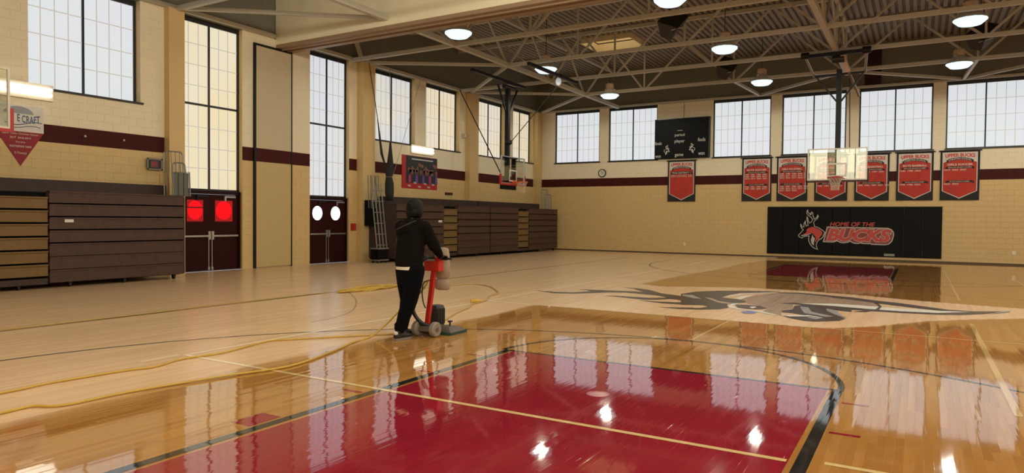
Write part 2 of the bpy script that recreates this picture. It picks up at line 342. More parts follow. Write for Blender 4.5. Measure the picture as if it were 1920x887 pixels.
def copy_tree(o, loc, parent=None):
    c = o.copy(); COL.objects.link(c); c.parent = parent
    if parent is None: c.location = loc
    WL[c.name] = wloc(parent) + c.location
    for ch in o.children: copy_tree(ch, None, c)
    return c
def remesh(o, vox, smooth_it=2):
    md = o.modifiers.new('merge', 'REMESH'); md.mode = 'VOXEL'; md.voxel_size = vox
    if smooth_it:
        s = o.modifiers.new('soft', 'SMOOTH'); s.iterations = smooth_it; s.factor = 0.5
    dg = bpy.context.evaluated_depsgraph_get()
    me = bpy.data.meshes.new_from_object(o.evaluated_get(dg)); o.modifiers.clear()
    mats = list(o.data.materials); o.data = me
    me.materials.clear()
    for x in mats: me.materials.append(x)
    me.polygons.foreach_set('use_smooth', [True] * len(me.polygons)); return o
def limb(mb, pts, rad):
    for (a, b, ra, rb) in zip(pts[:-1], pts[1:], rad[:-1], rad[1:]):
        mb.cyl(a, b, ra, rb, n=12)
    for p, r in zip(pts, rad): mb.ball(p, r, n=12, m=8)
def spline(pts, k=6):
    P = [np.array(p, float) for p in pts]; P = [2 * P[0] - P[1]] + P + [2 * P[-1] - P[-2]]; out = []
    for i in range(1, len(P) - 2):
        for j in range(k):
            t = j / k; a, b, c, d = P[i - 1:i + 3]
            out.append(0.5 * (2 * b + (c - a) * t + (2 * a - 5 * b + 4 * c - d) * t * t + (3 * b - a - 3 * c + d) * t ** 3))
    out.append(P[-2]); return [tuple(p) for p in out]
TXT = {}
def text_pts(body, shear=0.0, offset=0.0, space=1.0):
    key = (body, shear, offset, space)
    if key not in TXT:
        cu = bpy.data.curves.new('t', 'FONT'); cu.body = body; cu.shear = shear; cu.offset = offset; cu.resolution_u = 3; cu.space_character = space
        o = bpy.data.objects.new('t', cu); COL.objects.link(o)
        dg = bpy.context.evaluated_depsgraph_get(); me = bpy.data.meshes.new_from_object(o.evaluated_get(dg))
        v = np.array([x.co[:] for x in me.vertices]); f = [tuple(p.vertices) for p in me.polygons]
        bpy.data.objects.remove(o); bpy.data.curves.remove(cu); bpy.data.meshes.remove(me)
        TXT[key] = (v, f)
    return TXT[key]
def text(name, body, O, Rt, Up, width, height, material, parent, lift=0.004, shear=0.0, offset=0.0, ref=None, arc=0.0, space=1.0):
    """flat printed lettering centred on O, stretched to width x height"""
    v, f = text_pts(body, shear, offset, space)
    rv = text_pts(*ref)[0] if ref else v
    lo, hi = rv.min(0), rv.max(0)
    x = (v[:, 0] - (lo[0] + hi[0]) / 2) / (hi[0] - lo[0]) * width; y = (v[:, 1] - (lo[1] + hi[1]) / 2) / (hi[1] - lo[1]) * height
    y = y + arc * (1 - (2 * x / width) ** 2)
    O, Rt, Up = Vector(O), Vector(Rt), Vector(Up); N = Rt.cross(Up)
    mb = MB(); mb.add([O + Rt * a + Up * b + N * lift for a, b in zip(x, y)], f)
    return mb.build(name, material, parent)
# ================================================================== STRUCTURE
# ---- floor finish mask: 1 = old glossy varnish, 0 = sanded dull
RING = np.array([(-6.4, 11.07), (-1.15, 11.07), (-0.55, 11.7), (0.1, 12.75), (0.75, 13.45), (1.5, 14.1), (2.3, 14.6), (2.5, 15.2), (1.7, 15.75), (0.6, 15.95), (-0.3, 16.2), (-1.2, 16.6), (-2.4, 16.85), (-3.5, 16.8), (-4.6, 16.3), (-5.2, 15.9), (-6.4, 16.4)])
def gloss(x, y):
    x = np.asarray(x, float); y = np.asarray(y, float)
    edge = -5.95 + 0.05 * np.sin(y * 0.9) + 0.06 * np.sin(y * 0.37 + 1) + np.clip((y - 16) * 0.045, 0, 0.7) - np.clip((4.6 - y) * 0.0, 0, 1)
    wd = np.where(y < 9, 0.55, 0.3)
    g = np.clip((x - edge) / wd + 0.5, 0, 1)
    n = len(RING); inside = np.zeros(x.shape, bool); dist = np.full(x.shape, 1e9)
    for i in range(n):
        (x0, y0), (x1, y1) = RING[i], RING[(i + 1) % n]
        with np.errstate(divide='ignore', invalid='ignore'):
            c = ((y0 > y) != (y1 > y)) & (x < (x1 - x0) * (y - y0) / (y1 - y0) + x0)
        inside ^= c
        t = np.clip(((x - x0) * (x1 - x0) + (y - y0) * (y1 - y0)) / ((x1 - x0) ** 2 + (y1 - y0) ** 2), 0, 1)
        dist = np.minimum(dist, np.hypot(x - x0 - t * (x1 - x0), y - y0 - t * (y1 - y0)))
    sd = np.where(inside, -dist, dist)
    return np.minimum(g, np.clip(sd / 0.22 + 0.5, 0, 1))
def put_gloss(o):
    me = o.data; n = len(me.vertices); co = np.empty(n * 3); me.vertices.foreach_get('co', co); co = co.reshape(-1, 3)
    L = WL[o.name]; a = me.attributes.new('gloss', 'FLOAT', 'POINT')
    a.data.foreach_set('value', gloss(co[:, 0] + L.x, co[:, 1] + L.y).astype(np.float32))
xs = np.arange(LEFT_X, RIGHT_X + 0.01, 0.17); ys = np.arange(NEAR_Y, BACK_Y + 0.2, 0.17)
gx, gy = np.meshgrid(xs, ys); nx, ny = len(xs), len(ys)
fm = bpy.data.meshes.new('floor')
ii = np.arange(nx * ny).reshape(ny, nx)
fl = np.stack([ii[:-1, :-1], ii[:-1, 1:], ii[1:, 1:], ii[1:, :-1]], -1).reshape(-1, 4)
fm.from_pydata(np.stack([gx, gy, gx * 0], -1).reshape(-1, 3).tolist(), [], fl.tolist()); fm.materials.append(M['floor'])
FLOOR = tag(link('floor', fm, None, Vector((0, 0, 0))), 'wooden strip gym floor, half sanded dull and half glossy', None, None, 'structure')
put_gloss(FLOOR)
def strip(pts, wd, material, z, name='court_line', closed=False, step=0.35):
    """painted line of width wd along pts on the floor"""
    P = []
    for a, b in zip(pts[:-1], pts[1:]):
        n = max(1, int(math.dist(a, b) / step)); P += [(a[0] + (b[0] - a[0]) * k / n, a[1] + (b[1] - a[1]) * k / n) for k in range(n)]
    P.append(pts[-1]); vs = []
    for i, p in enumerate(P):
        a, b = P[max(i - 1, 0)], P[min(i + 1, len(P) - 1)]; d = np.array(b) - np.array(a); d = d / np.linalg.norm(d); nn = np.array((-d[1], d[0])) * wd / 2
        vs += [(p[0] - nn[0], p[1] - nn[1], z), (p[0] + nn[0], p[1] + nn[1], z)]
    mb = MB(); mb.add(vs, [(2 * i, 2 * i + 2, 2 * i + 3, 2 * i + 1) for i in range(len(P) - 1)])
    o = mb.build(name, material, FLOOR); put_gloss(o); return o
def patch(x0, x1, y0, y1, material, z, name, st=0.3):
    nx, ny = max(2, int((x1 - x0) / st) + 1), max(2, int((y1 - y0) / st) + 1)
    X, Y = np.meshgrid(np.linspace(x0, x1, nx), np.linspace(y0, y1, ny)); k = np.arange(nx * ny).reshape(ny, nx)
    mb = MB(); mb.add(np.stack([X, Y, X * 0 + z], -1).reshape(-1, 3).tolist(), np.stack([k[:-1, :-1], k[:-1, 1:], k[1:, 1:], k[1:, :-1]], -1).reshape(-1, 4).tolist())
    o = mb.build(name, material, FLOOR); put_gloss(o); return o
def arc(cx, cy_, r, a0, a1, n=40): return [(cx + r * math.cos(math.radians(a0 + (a1 - a0) * k / n)), cy_ + r * math.sin(math.radians(a0 + (a1 - a0) * k / n))) for k in range(n + 1)]
LX0, LX1, FTY, BASE = -4.25, -0.58, 7.05, 1.25
def half_court(far):
    T = (lambda y: 28.14 - y) if far else (lambda y: y)
    def tp(pts): return [(x, T(y)) for x, y in pts]
    ya, yb = sorted((T(BASE), T(FTY - 0.03)))
    patch(LX0 + 0.13, LX1 - 0.13, ya, yb, M['lane'], 0.0008, 'lane_paint')
    for x in (LX0 + 0.045, LX1 - 0.045): strip(tp([(x, BASE), (x, FTY)]), 0.09, M['line_black'], 0.0012)
    strip(tp([(LX0, FTY), (LX1, FTY)]), 0.055, M['line_black'], 0.0016)
    strip(tp(arc(CX, FTY, 1.84, 0, 180)), 0.055, M['line_black'], 0.002)
    strip(tp([(CX + 6.05, BASE)] + arc(CX, 2.85, 6.05, 0, 180, 60) + [(CX - 6.05, BASE)]), 0.055, M['line_black'], 0.0012)
    for s in (-1, 1):
        x0 = LX0 - 0.03 if s < 0 else LX1 + 0.03
        for y in (4.6, 5.6, 6.58): strip(tp([(x0, y), (x0 + s * 0.21, y)]), 0.05, M['lane'], 0.001, 'lane_mark')
        strip(tp([(x0, 3.55), (x0 + s * 0.21, 3.55)]), 0.3, M['lane'], 0.001, 'lane_mark')
half_court(False); half_court(True)
strip([(-10.55, 0.5), (-10.55, 27.6)], 0.06, M['line_black'], 0.0012)
strip([(-7.1, 4.8), (-7.1, 27.2)], 0.055, M['line_cream'], 0.0018)
strip([(-7.12, 4.78), (-0.72, 4.78)], 0.055, M['line_cream'], 0.0022)
strip([(-0.5, 4.86), (2.3, 4.86)], 0.055, M['line_cream'], 0.0022)
strip([(-7.1, 11.07), (2.3, 11.07)], 0.05, M['line_cream'], 0.0018)
strip([(-7.1, 17.6), (2.3, 17.6)], 0.045, M['line_faint'], 0.0018)
strip([(0.73, 6.9), (0.73, 12.9)], 0.06, M['line_faint'], 0.0014)
strip([(0.73, 16.6), (0.73, 26.7)], 0.05, M['line_faint'], 0.0014)
strip([(2.32, 4.8), (2.32, 24.4)], 0.05, M['line_cream'], 0.0018)
strip([(-2.55, 8.95), (-2.55, 11.05)], 0.045, M['line_faint'], 0.0014)
strip([(-0.5, 21.45), (6.0, 21.45)], 0.05, M['line_black'], 0.0014)
strip([(-5.2, 21.45), (-4.3, 21.45)], 0.05, M['line_black'], 0.0014)
strip(spline([(-10.287, 10.683), (-9.251, 9.779), (-8.535, 9.01), (-8.084, 8.397), (-7.85, 7.792), (-7.8, 7.3)]), 0.03, M['line_grey'], 0.0014)
strip([(-7.17, 4.3), (-7.17, 4.75)], 0.05, M['line_cream'], 0.0014)
mb = MB(); mb.lathe((-2.46, 5.70, 0.0), [(0.105, 0.001), (0.105, 0.004), (0.085, 0.005), (0.085, 0.003)], 24)
mb.build('floor_socket_cover', mat('socket_cover_red', (0.34, 0.05, 0.06), 0.25), FLOOR)
FLOOR_LOGO = [
  ('dark', [(-7.294,13.304),(-6.78,13.268),(-6.394,13.42),(-6.183,13.866),(-6.347,14.008),(-6.594,14.098),(-6.193,14.208),(-5.761,14.321),(-5.19,14.452),(-5.601,14.931),(-5.913,15.106),(-5.57,15.117),(-5.19,14.888),(-4.935,14.593),(-4.743,14.357),(-4.403,14.202),(-3.924,13.887),(-3.621,12.82),(-3.844,12.664),(-4.141,12.642),(-4.433,12.725),(-4.73,12.847),(-4.316,12.871),(-4.013,12.954),(-3.812,13.095),(-4.118,13.398),(-4.265,13.433),(-4.412,13.156),(-4.645,12.991),(-4.997,13.092),(-5.302,13.184),(-5.587,13.206),(-5.372,13.358),(-5.047,13.365),(-4.668,13.396),(-4.386,13.65),(-4.698,13.896),(-5.06,13.989),(-5.459,14.049),(-5.771,13.867),(-6.013,13.529),(-6.293,13.208),(-6.664,13.042)]),
  ('dark', [(-4.04,12.053),(-3.773,12.182),(-3.488,12.352),(-3.415,12.096),(-3.643,12.006),(-3.88,12.036)]),
  ('hide', [(-2.933,13.999),(-3.066,14.218),(-2.964,15.179),(-2.679,15.92),(-2.249,16.095),(-1.693,15.896),(-1.126,15.55),(-0.835,15.242),(-0.58,14.677),(-1.009,14.378),(-1.474,14.448),(-1.909,14.144),(-2.067,14.135),(-1.908,13.167),(-2.055,12.776),(-1.953,12.147),(-2.328,12.56),(-2.332,12.992),(-2.497,13.293),(-2.809,13.565)]),
  ('dark', [(-4.365,14.495),(-4.229,15.168),(-3.866,15.662),(-3.362,16.025),(-2.65,16.304),(-2.947,15.862),(-3.334,15.45),(-3.452,14.893),(-3.461,14.321),(-3.152,14.213),(-2.933,13.999),(-2.848,13.69),(-3.091,13.35),(-3.073,13.132),(-2.941,12.675),(-3.023,12.395),(-3.299,12.131),(-3.614,12.014),(-3.658,12.161),(-3.367,12.379),(-3.303,12.653),(-3.446,12.79),(-3.799,12.625)]),
  ('grey', [(-4.297,14.395),(-4.098,14.432),(-3.73,13.805),(-3.913,13.846),(-4.22,14.14)]),
  ('tan', [(-3.78,14.153),(-3.587,14.038),(-3.357,13.648),(-3.125,13.496),(-2.907,13.412),(-3.071,13.264),(-3.312,13.399)]),
  ('white', [(-3.469,14.354),(-3.41,14.716),(-3.301,15.299),(-2.944,15.842),(-2.663,16.157),(-2.918,15.704),(-3.229,15.221),(-3.347,14.6)]),
  ('white', [(-3.201,14.273),(-3.14,14.807),(-2.964,15.179),(-3.028,14.786),(-3.059,14.185)]),
  ('dark', [(-2.946,13.22),(-2.792,13.328),(-2.497,13.293),(-2.332,12.992),(-2.429,12.777),(-2.63,12.711),(-2.808,12.813)]),
  ('white', [(-3.02,12.976),(-3.028,13.361),(-2.933,13.528),(-2.951,13.024),(-2.784,12.708),(-2.537,12.557),(-2.321,12.523),(-1.945,12.102),(-2.111,12.168),(-2.375,12.416),(-2.75,12.554),(-2.924,12.702)]),
  ('white', [(-2.65,13.03),(-2.581,13.156),(-2.521,13.012),(-2.565,12.845)]),
  ('blue', [(-2.635,12.236),(-2.522,12.482),(-2.381,12.411),(-2.388,12.109),(-2.538,12.059)]),
  ('dark', [(-2.699,16.04),(-2.274,16.277),(-1.719,16.129),(-1.142,15.768),(-1.124,15.514),(-1.685,15.82),(-2.243,16.056),(-2.59,15.939)]),
  ('dark', [(-2.055,12.776),(-1.912,13.091),(-1.972,13.706),(-1.77,14.042),(-1.456,13.706),(-1.191,13.233),(-1.22,12.806),(-1.005,12.35),(-1.067,12.025),(-1.37,11.728),(-1.524,11.714),(-1.729,11.855),(-1.913,12.073),(-1.552,12.346),(-1.837,12.582),(-2.012,12.597)]),
  ('grey', [(-1.872,13.649),(-1.727,13.594),(-1.588,12.959),(-1.191,12.505),(-1.314,12.396),(-1.5,12.588),(-1.668,12.698),(-1.768,13.118)]),
  ('grey', [(-1.439,13.687),(-1.308,13.703),(-1.154,12.984),(-1.003,12.485),(-1.066,12.528),(-1.262,12.95),(-1.371,13.25)]),
  ('grey', [(-1.565,12.125),(-1.467,12.316),(-1.31,12.238),(-1.4,11.984)]),
  ('white', [(-1.957,12.17),(-1.563,12.428),(-1.328,12.275),(-1.506,12.302),(-1.818,12.088)]),
  ('dark', [(-2.291,13.927),(-2.057,14.176),(-1.822,14.205),(-1.436,14.08),(-1.023,13.78),(-0.992,13.37),(-1.283,13.453),(-1.747,13.863),(-2.011,13.972)]),
  ('dark', [(-1.57,16.033),(-1.179,15.923),(-0.701,15.555),(-0.364,15.391),(0.072,15.039),(0.461,14.719),(0.836,14.684),(1.315,15.015),(1.042,14.482),(0.658,14.037),(0.29,13.844),(-0.23,13.729),(-0.723,13.704),(-1.27,13.688),(-1.359,13.918),(-1.377,14.101),(-0.743,14.053),(-0.235,13.977),(0.294,14.059),(0.831,14.585),(0.453,14.452),(0.071,14.618),(-0.351,14.889),(-0.732,15.113),(-1.145,15.471),(-1.53,15.63)]),
  ('white', [(-1.955,14.122),(-1.411,14.446),(-0.985,14.483),(-0.564,14.383),(-0.085,14.408),(0.377,14.415),(0.814,14.558),(0.294,14.043),(-0.234,13.93),(-0.737,13.956),(-1.374,14.067),(-1.72,14.08)]),
  ('dark', [(-0.747,15.083),(-0.639,14.967),(-0.572,14.465),(-0.593,13.94),(-0.788,13.468),(-0.986,13.379),(-0.8,13.667),(-0.644,14.02),(-0.618,14.433),(-0.666,14.817)]),
  ('grey', [(1.315,15.015),(1.447,15.187),(1.396,14.943),(1.051,14.396)]),
]
from mathutils.geometry import tessellate_polygon
for k, (c, pts) in enumerate(FLOOR_LOGO):
    z = 0.0022 + 0.00025 * k
    tri = tessellate_polygon([[Vector((x, y, 0)) for x, y in pts]])
    mb = MB()
    for t in tri:
        a, b, d = (pts[i] for i in t)
        if (b[0] - a[0]) * (d[1] - a[1]) - (b[1] - a[1]) * (d[0] - a[0]) < 0: t = t[::-1]
        mb.add([(*pts[i], z) for i in t], [(0, 1, 2)])
    o = mb.build('painter_tape' if c == 'blue' else 'emblem_paint', M['logo_' + c], FLOOR); put_gloss(o)
    o['label'] = {'dark': 'dark grey paint of the stag emblem', 'white': 'white paint of the stag emblem', 'grey': 'grey paint of the stag emblem', 'tan': 'tan streak of the stag emblem', 'hide': 'worn bare wood inside the stag emblem', 'blue': 'blue spot beside the stag emblem'}[c]

# ---- masonry walls: mortar core plus raised blocks, 0.4064 x 0.2032 m modules
BL, BH = 0.4064, 0.2032
def wl(s, z, d): return (LEFT_X - d, s, z)
def wb(s, z, d): return (s, BACK_Y + d, z)
def wn(s, z, d): return (s, NEAR_Y - d, z)
def wr(s, z, d): return (RIGHT_X + d, s, z)
def wbox(mb, fn, s0, s1, z0, z1, d0, d1, mi=0):
    a, b = fn(s0, z0, d0), fn(s1, z1, d1); return mb.box(a[0], b[0], a[1], b[1], a[2], b[2], mi)
def cells(s0, s1, z0, z1, holes):
    sc = sorted({s0, s1, *[h[0] for h in holes], *[h[1] for h in holes]}); zc = sorted({z0, z1, *[h[2] for h in holes], *[h[3] for h in holes]})
    sc = [s for s in sc if s0 <= s <= s1]; zc = [z for z in zc if z0 <= z <= z1]
    for a, b in zip(zc[:-1], zc[1:]):
        run = None
        for c, d in zip(sc[:-1], sc[1:]):
            hole = any(h[0] <= (c + d) / 2 <= h[1] and h[2] <= (a + b) / 2 <= h[3] for h in holes)
            if not hole: run = (run[0], d) if run else (c, d)
            if (hole or d == sc[-1]) and run: yield run[0], run[1], a, b; run = None
def block_faces(mb, fn, s0, s1, z0, z1, mi):
    j, e, t = 0.0002, 0.004, 0.0045
    q = [fn(s, z, t) for s, z in ((s0 + j, z0 + j), (s1 - j, z0 + j), (s1 - j, z1 - j), (s0 + j, z1 - j))] + [fn(s, z, 0) for s, z in ((s0 + e, z0 + e), (s1 - e, z0 + e), (s1 - e, z1 - e), (s0 + e, z1 - e))]
    mb.add(q, [(4, 5, 6, 7), (0, 1, 5, 4), (1, 2, 6, 5), (2, 3, 7, 6), (3, 0, 4, 7)] if fn in (wb, wl) else [(4, 5, 6, 7)[::-1], (0, 1, 5, 4)[::-1], (1, 2, 6, 5)[::-1], (2, 3, 7, 6)[::-1], (3, 0, 4, 7)[::-1]], mi)
def wall(name, fn, s0, s1, holes, label, own=None, near=None):
    core = MB()
    for a, b, z0, z1 in cells(s0, s1, 0, 35 * BH, holes): wbox(core, fn, a, b, z0, z1, 0.005, 0.36)
    W = core.build(name, M['mortar_tan'], loc=fn((s0 + s1) / 2, 0, 0)); tag(W, label, None, None, 'structure')
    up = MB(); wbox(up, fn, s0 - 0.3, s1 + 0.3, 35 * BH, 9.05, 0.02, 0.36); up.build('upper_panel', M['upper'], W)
    full = []; stuff = MB()
    for c in range(35):
        z0, z1 = c * BH, (c + 1) * BH; mi = 1 if c in (16, 17) else (0 if c < 16 else 2)
        cuts = sorted([(h[0], h[1]) for h in holes if h[2] < z1 - 0.01 and h[3] > z0 + 0.01])
        segs = []; p = s0
        for a, b in cuts:
            if a > p: segs.append((p, a))
            p = max(p, b)
        if p < s1: segs.append((p, s1))
        off = BL / 2 * (c % 2); k0 = math.floor((s0 - off) / BL)
        for a, b in segs:
            k = math.floor((a - off) / BL)
            while k * BL + off < b - 1e-6:
                x0, x1 = max(a, k * BL + off), min(b, (k + 1) * BL + off); k += 1
                if x1 - x0 < 0.02: continue
                if own and x1 - x0 > BL - 0.01 and own(x0, z0): full.append((x0, x1, z0, z1, mi))
                else: block_faces(stuff, fn, x0, x1, z0, z1, mi)
    mats = [M['block_tan'], M['block_maroon'], M['block_cream']]
    if full:
        full.sort(key=lambda b: math.dist(fn((b[0] + b[1]) / 2, b[2], 0), (0, 0, CAM_H)))
        for b in full[298:]: block_faces(stuff, fn, *b)
        shared = {}
        for (x0, x1, z0, z1, mi) in full[:298]:
            if mi not in shared:
                mb = MB(); block_faces(mb, fn, 0, BL, 0, BH, mi); base = fn(0, 0, 0)
                me = bpy.data.meshes.new('concrete_block'); me.from_pydata([tuple(np.array(v) - np.array(base)) for v in mb.v], [], mb.f)
                me.materials.append(mats[mi]); shared[mi] = me
            link('concrete_block', shared[mi], W, Vector(fn(x0, z0, 0)) - WL[W.name])
    st = stuff.build('concrete_blocks', mats, W); tag(st, None, None, None, 'stuff')
    return W
WZ0, WZ1 = 22 * BH, 35 * BH
back_w = [(-16.4, -13.9), (-13.41, -10.91), (-8.26, -5.73), (-5.27, -2.73), (-2.25, 0.37), (0.81, 3.39), (6.05, 8.55), (9.04, 11.54)]
left_w = [(-1.6, 0.8), (1.4, 3.8), (4.75, 7.25), (7.87, 10.47), (19.35, 21.72), (22.42, 24.8), (26.3, 28.6), (29.4, 31.42)]
tall_w = [(11.6, 13.58), (16.22, 18.04)]
hb = [(a, b, WZ0, WZ1) for a, b in back_w]; hl = [(a, b, WZ0, WZ1) for a, b in left_w] + [(a, b, 0, WZ1) for a, b in tall_w]
WB = wall('wall_back', wb, LEFT_X, RIGHT_X, hb, 'tan block back wall with maroon stripe and high windows', own=lambda s, z: -7 < s < 3.3 and z < 4.3 and not (-5.75 < s < 0.72 and 0.1 < z < 2.1) and not (-7.0 < s < 1.9 and 2.4 < z < 4.3))
WLF = wall('wall_left', wl, NEAR_Y, BACK_Y, hl, 'tan block left wall with pilasters, tall windows and maroon stripe', own=lambda s, z: 7.2 < s < 19 and z < 6.9 and not (s < 10.8 and z < 2.3))
WN = wall('wall_near', wn, LEFT_X, RIGHT_X, hb, 'tan block wall behind the viewer with high windows')
WR = wall('wall_right', wr, NEAR_Y, BACK_Y, [(a, b, WZ0, WZ1) for a, b in left_w], 'tan block right side wall with high windows')

# ---- windows
PANE = {}; NW = [0]
def window(fn, par_rec, s0, s1, z0, z1, cols, rows, pm, label, detail=True, cross=None, sill=True):
    rec = par_rec; fr = 0.055; mid = 0.05; sm = (s0 + s1) / 2
    NW[0] += 1
    F = MB()
    wbox(F, fn, s0, s0 + fr, z0, z1, rec - 0.04, rec + 0.06); wbox(F, fn, s1 - fr, s1, z0, z1, rec - 0.04, rec + 0.06)
    wbox(F, fn, s0, s1, z1 - 0.13, z1, rec - 0.05, rec + 0.06); wbox(F, fn, s0, s1, z0, z0 + fr, rec - 0.04, rec + 0.06)
    w0 = F.build('window_%d' % NW[0], M['frame'], loc=fn(sm, z0, rec)); tag(w0, label, None, None, 'structure')
    m = MB(); wbox(m, fn, sm - mid / 2, sm + mid / 2, z0 + fr, z1 - 0.13, rec - 0.035, rec + 0.05); m.build('mullion', M['frame'], w0)
    if cross:
        m = MB(); wbox(m, fn, s0 + fr, s1 - fr, cross - 0.03, cross + 0.03, rec - 0.03, rec + 0.05); m.build('transom', M['frame'], w0)
    if sill:
        m = MB(); wbox(m, fn, s0 - 0.03, s1 + 0.06, z0 - 0.03, z0 + 0.02, -0.045, rec); m.build('sill', M['frame'], w0)
    zs = [z0 + fr, z1 - 0.13]
    if not detail:
        for a, b in ((s0 + fr, sm - mid / 2), (sm + mid / 2, s1 - fr)):
            m = MB(); wbox(m, fn, a, b, zs[0], zs[1], rec, rec + 0.02); m.build('pane', M[pm], w0)
        g = MB()
        for k in range(1, 2 * cols):
            s = s0 + (s1 - s0) * k / (2 * cols); wbox(g, fn, s - 0.012, s + 0.012, zs[0], zs[1], rec - 0.012, rec)
        for k in range(1, rows):
            z = zs[0] + (zs[1] - zs[0]) * k / rows; wbox(g, fn, s0 + fr, s1 - fr, z - 0.012, z + 0.012, rec - 0.012, rec)
        tag(g.build('muntin_grid', M['muntin_sun' if pm == 'pane_sun' else 'muntin'], w0), kind='stuff'); return w0
    rz = [zs[0] + (zs[1] - zs[0]) * k / rows for k in range(rows + 1)]
    for a, b in ((s0 + fr, sm - mid / 2), (sm + mid / 2, s1 - fr)):
        pw = (b - a) / cols; mw = 0.022
        for k in range(1, cols):
            m = MB(); wbox(m, fn, a + k * pw - mw / 2, a + k * pw + mw / 2, zs[0], zs[1], rec - 0.01, rec + 0.02); m.build('muntin', M['muntin'], w0)
        for z in rz[1:-1]:
            if cross and abs(z - cross) < 0.08: continue
            m = MB(); wbox(m, fn, a, b, z - mw / 2, z + mw / 2, rec - 0.012, rec + 0.02); m.build('muntin', M['muntin'], w0)
        for i in range(cols):
            for j in range(rows):
                h = rz[j + 1] - rz[j]; key = (fn.__name__, round(pw, 3), round(h, 3), pm)
                if key not in PANE:
                    m = MB(); wbox(m, fn, 0, pw, 0, h, 0.0, 0.015); b0 = np.array(fn(0, 0, 0))
                    me = bpy.data.meshes.new('pane'); me.from_pydata([tuple(np.array(v) - b0) for v in m.v], [], m.f); me.materials.append(M[pm]); PANE[key] = me
                link('pane', PANE[key], w0, Vector(fn(a + i * pw, rz[j], rec + 0.004)) - WL[w0.name])
    return w0
names_b = ['first from the corner', 'second from the corner, beside the scoreboard', 'just right of the scoreboard', 'behind the main hoop mast', 'between the mast window and the last', 'last one, cut off by the frame']
for i, (a, b) in enumerate(back_w): window(wb, 0.12, a, b, WZ0, WZ1, 4, 4, 'pane_cool', 'back wall window of translucent panels, ' + names_b[i] if i < 6 else 'back wall window out of view', i < 6)
names_l = {3: ('pane_cool', 'left wall window nearest the viewer above the pennant'), 4: ('pane_mixed', 'left wall window behind the hanging net'), 5: ('pane_warm', 'left wall window above the team poster, cream tinted'), 6: ('pane_warm', 'left wall window left of the side hoop mast'), 7: ('pane_warm', 'left wall window right of the side hoop mast, by the corner')}
for i, (a, b) in enumerate(left_w):
    pm, lb = names_l.get(i, ('pane_cool', 'left wall window out of view'))
    window(wl, 0.24, a, b, WZ0, WZ1, 4, 4, pm, lb, i in names_l or i == 2)
DZ = 11 * BH
window(wl, 0.2, *tall_w[0], DZ + 0.06, WZ1, 3, 8, 'pane_gold', 'tall golden window above the doors with red panes', True, 4.72, False)
window(wl, 0.2, *tall_w[1], DZ + 0.02, WZ1, 3, 8, 'pane_blue', 'tall pale window above the doors with round panes', True, 4.72, False)
for a, b in back_w: window(wn, 0.12, a, b, WZ0, WZ1, 4, 4, 'pane_sun' if a > -9 else 'pane_cool', 'window in the wall behind the viewer', False)
for a, b in left_w: window(wr, 0.2, a, b, WZ0, WZ1, 4, 4, 'pane_cool', 'unseen window in the right side wall, added for its light', False)  # unseen glowing windows, added on this side to light the gym
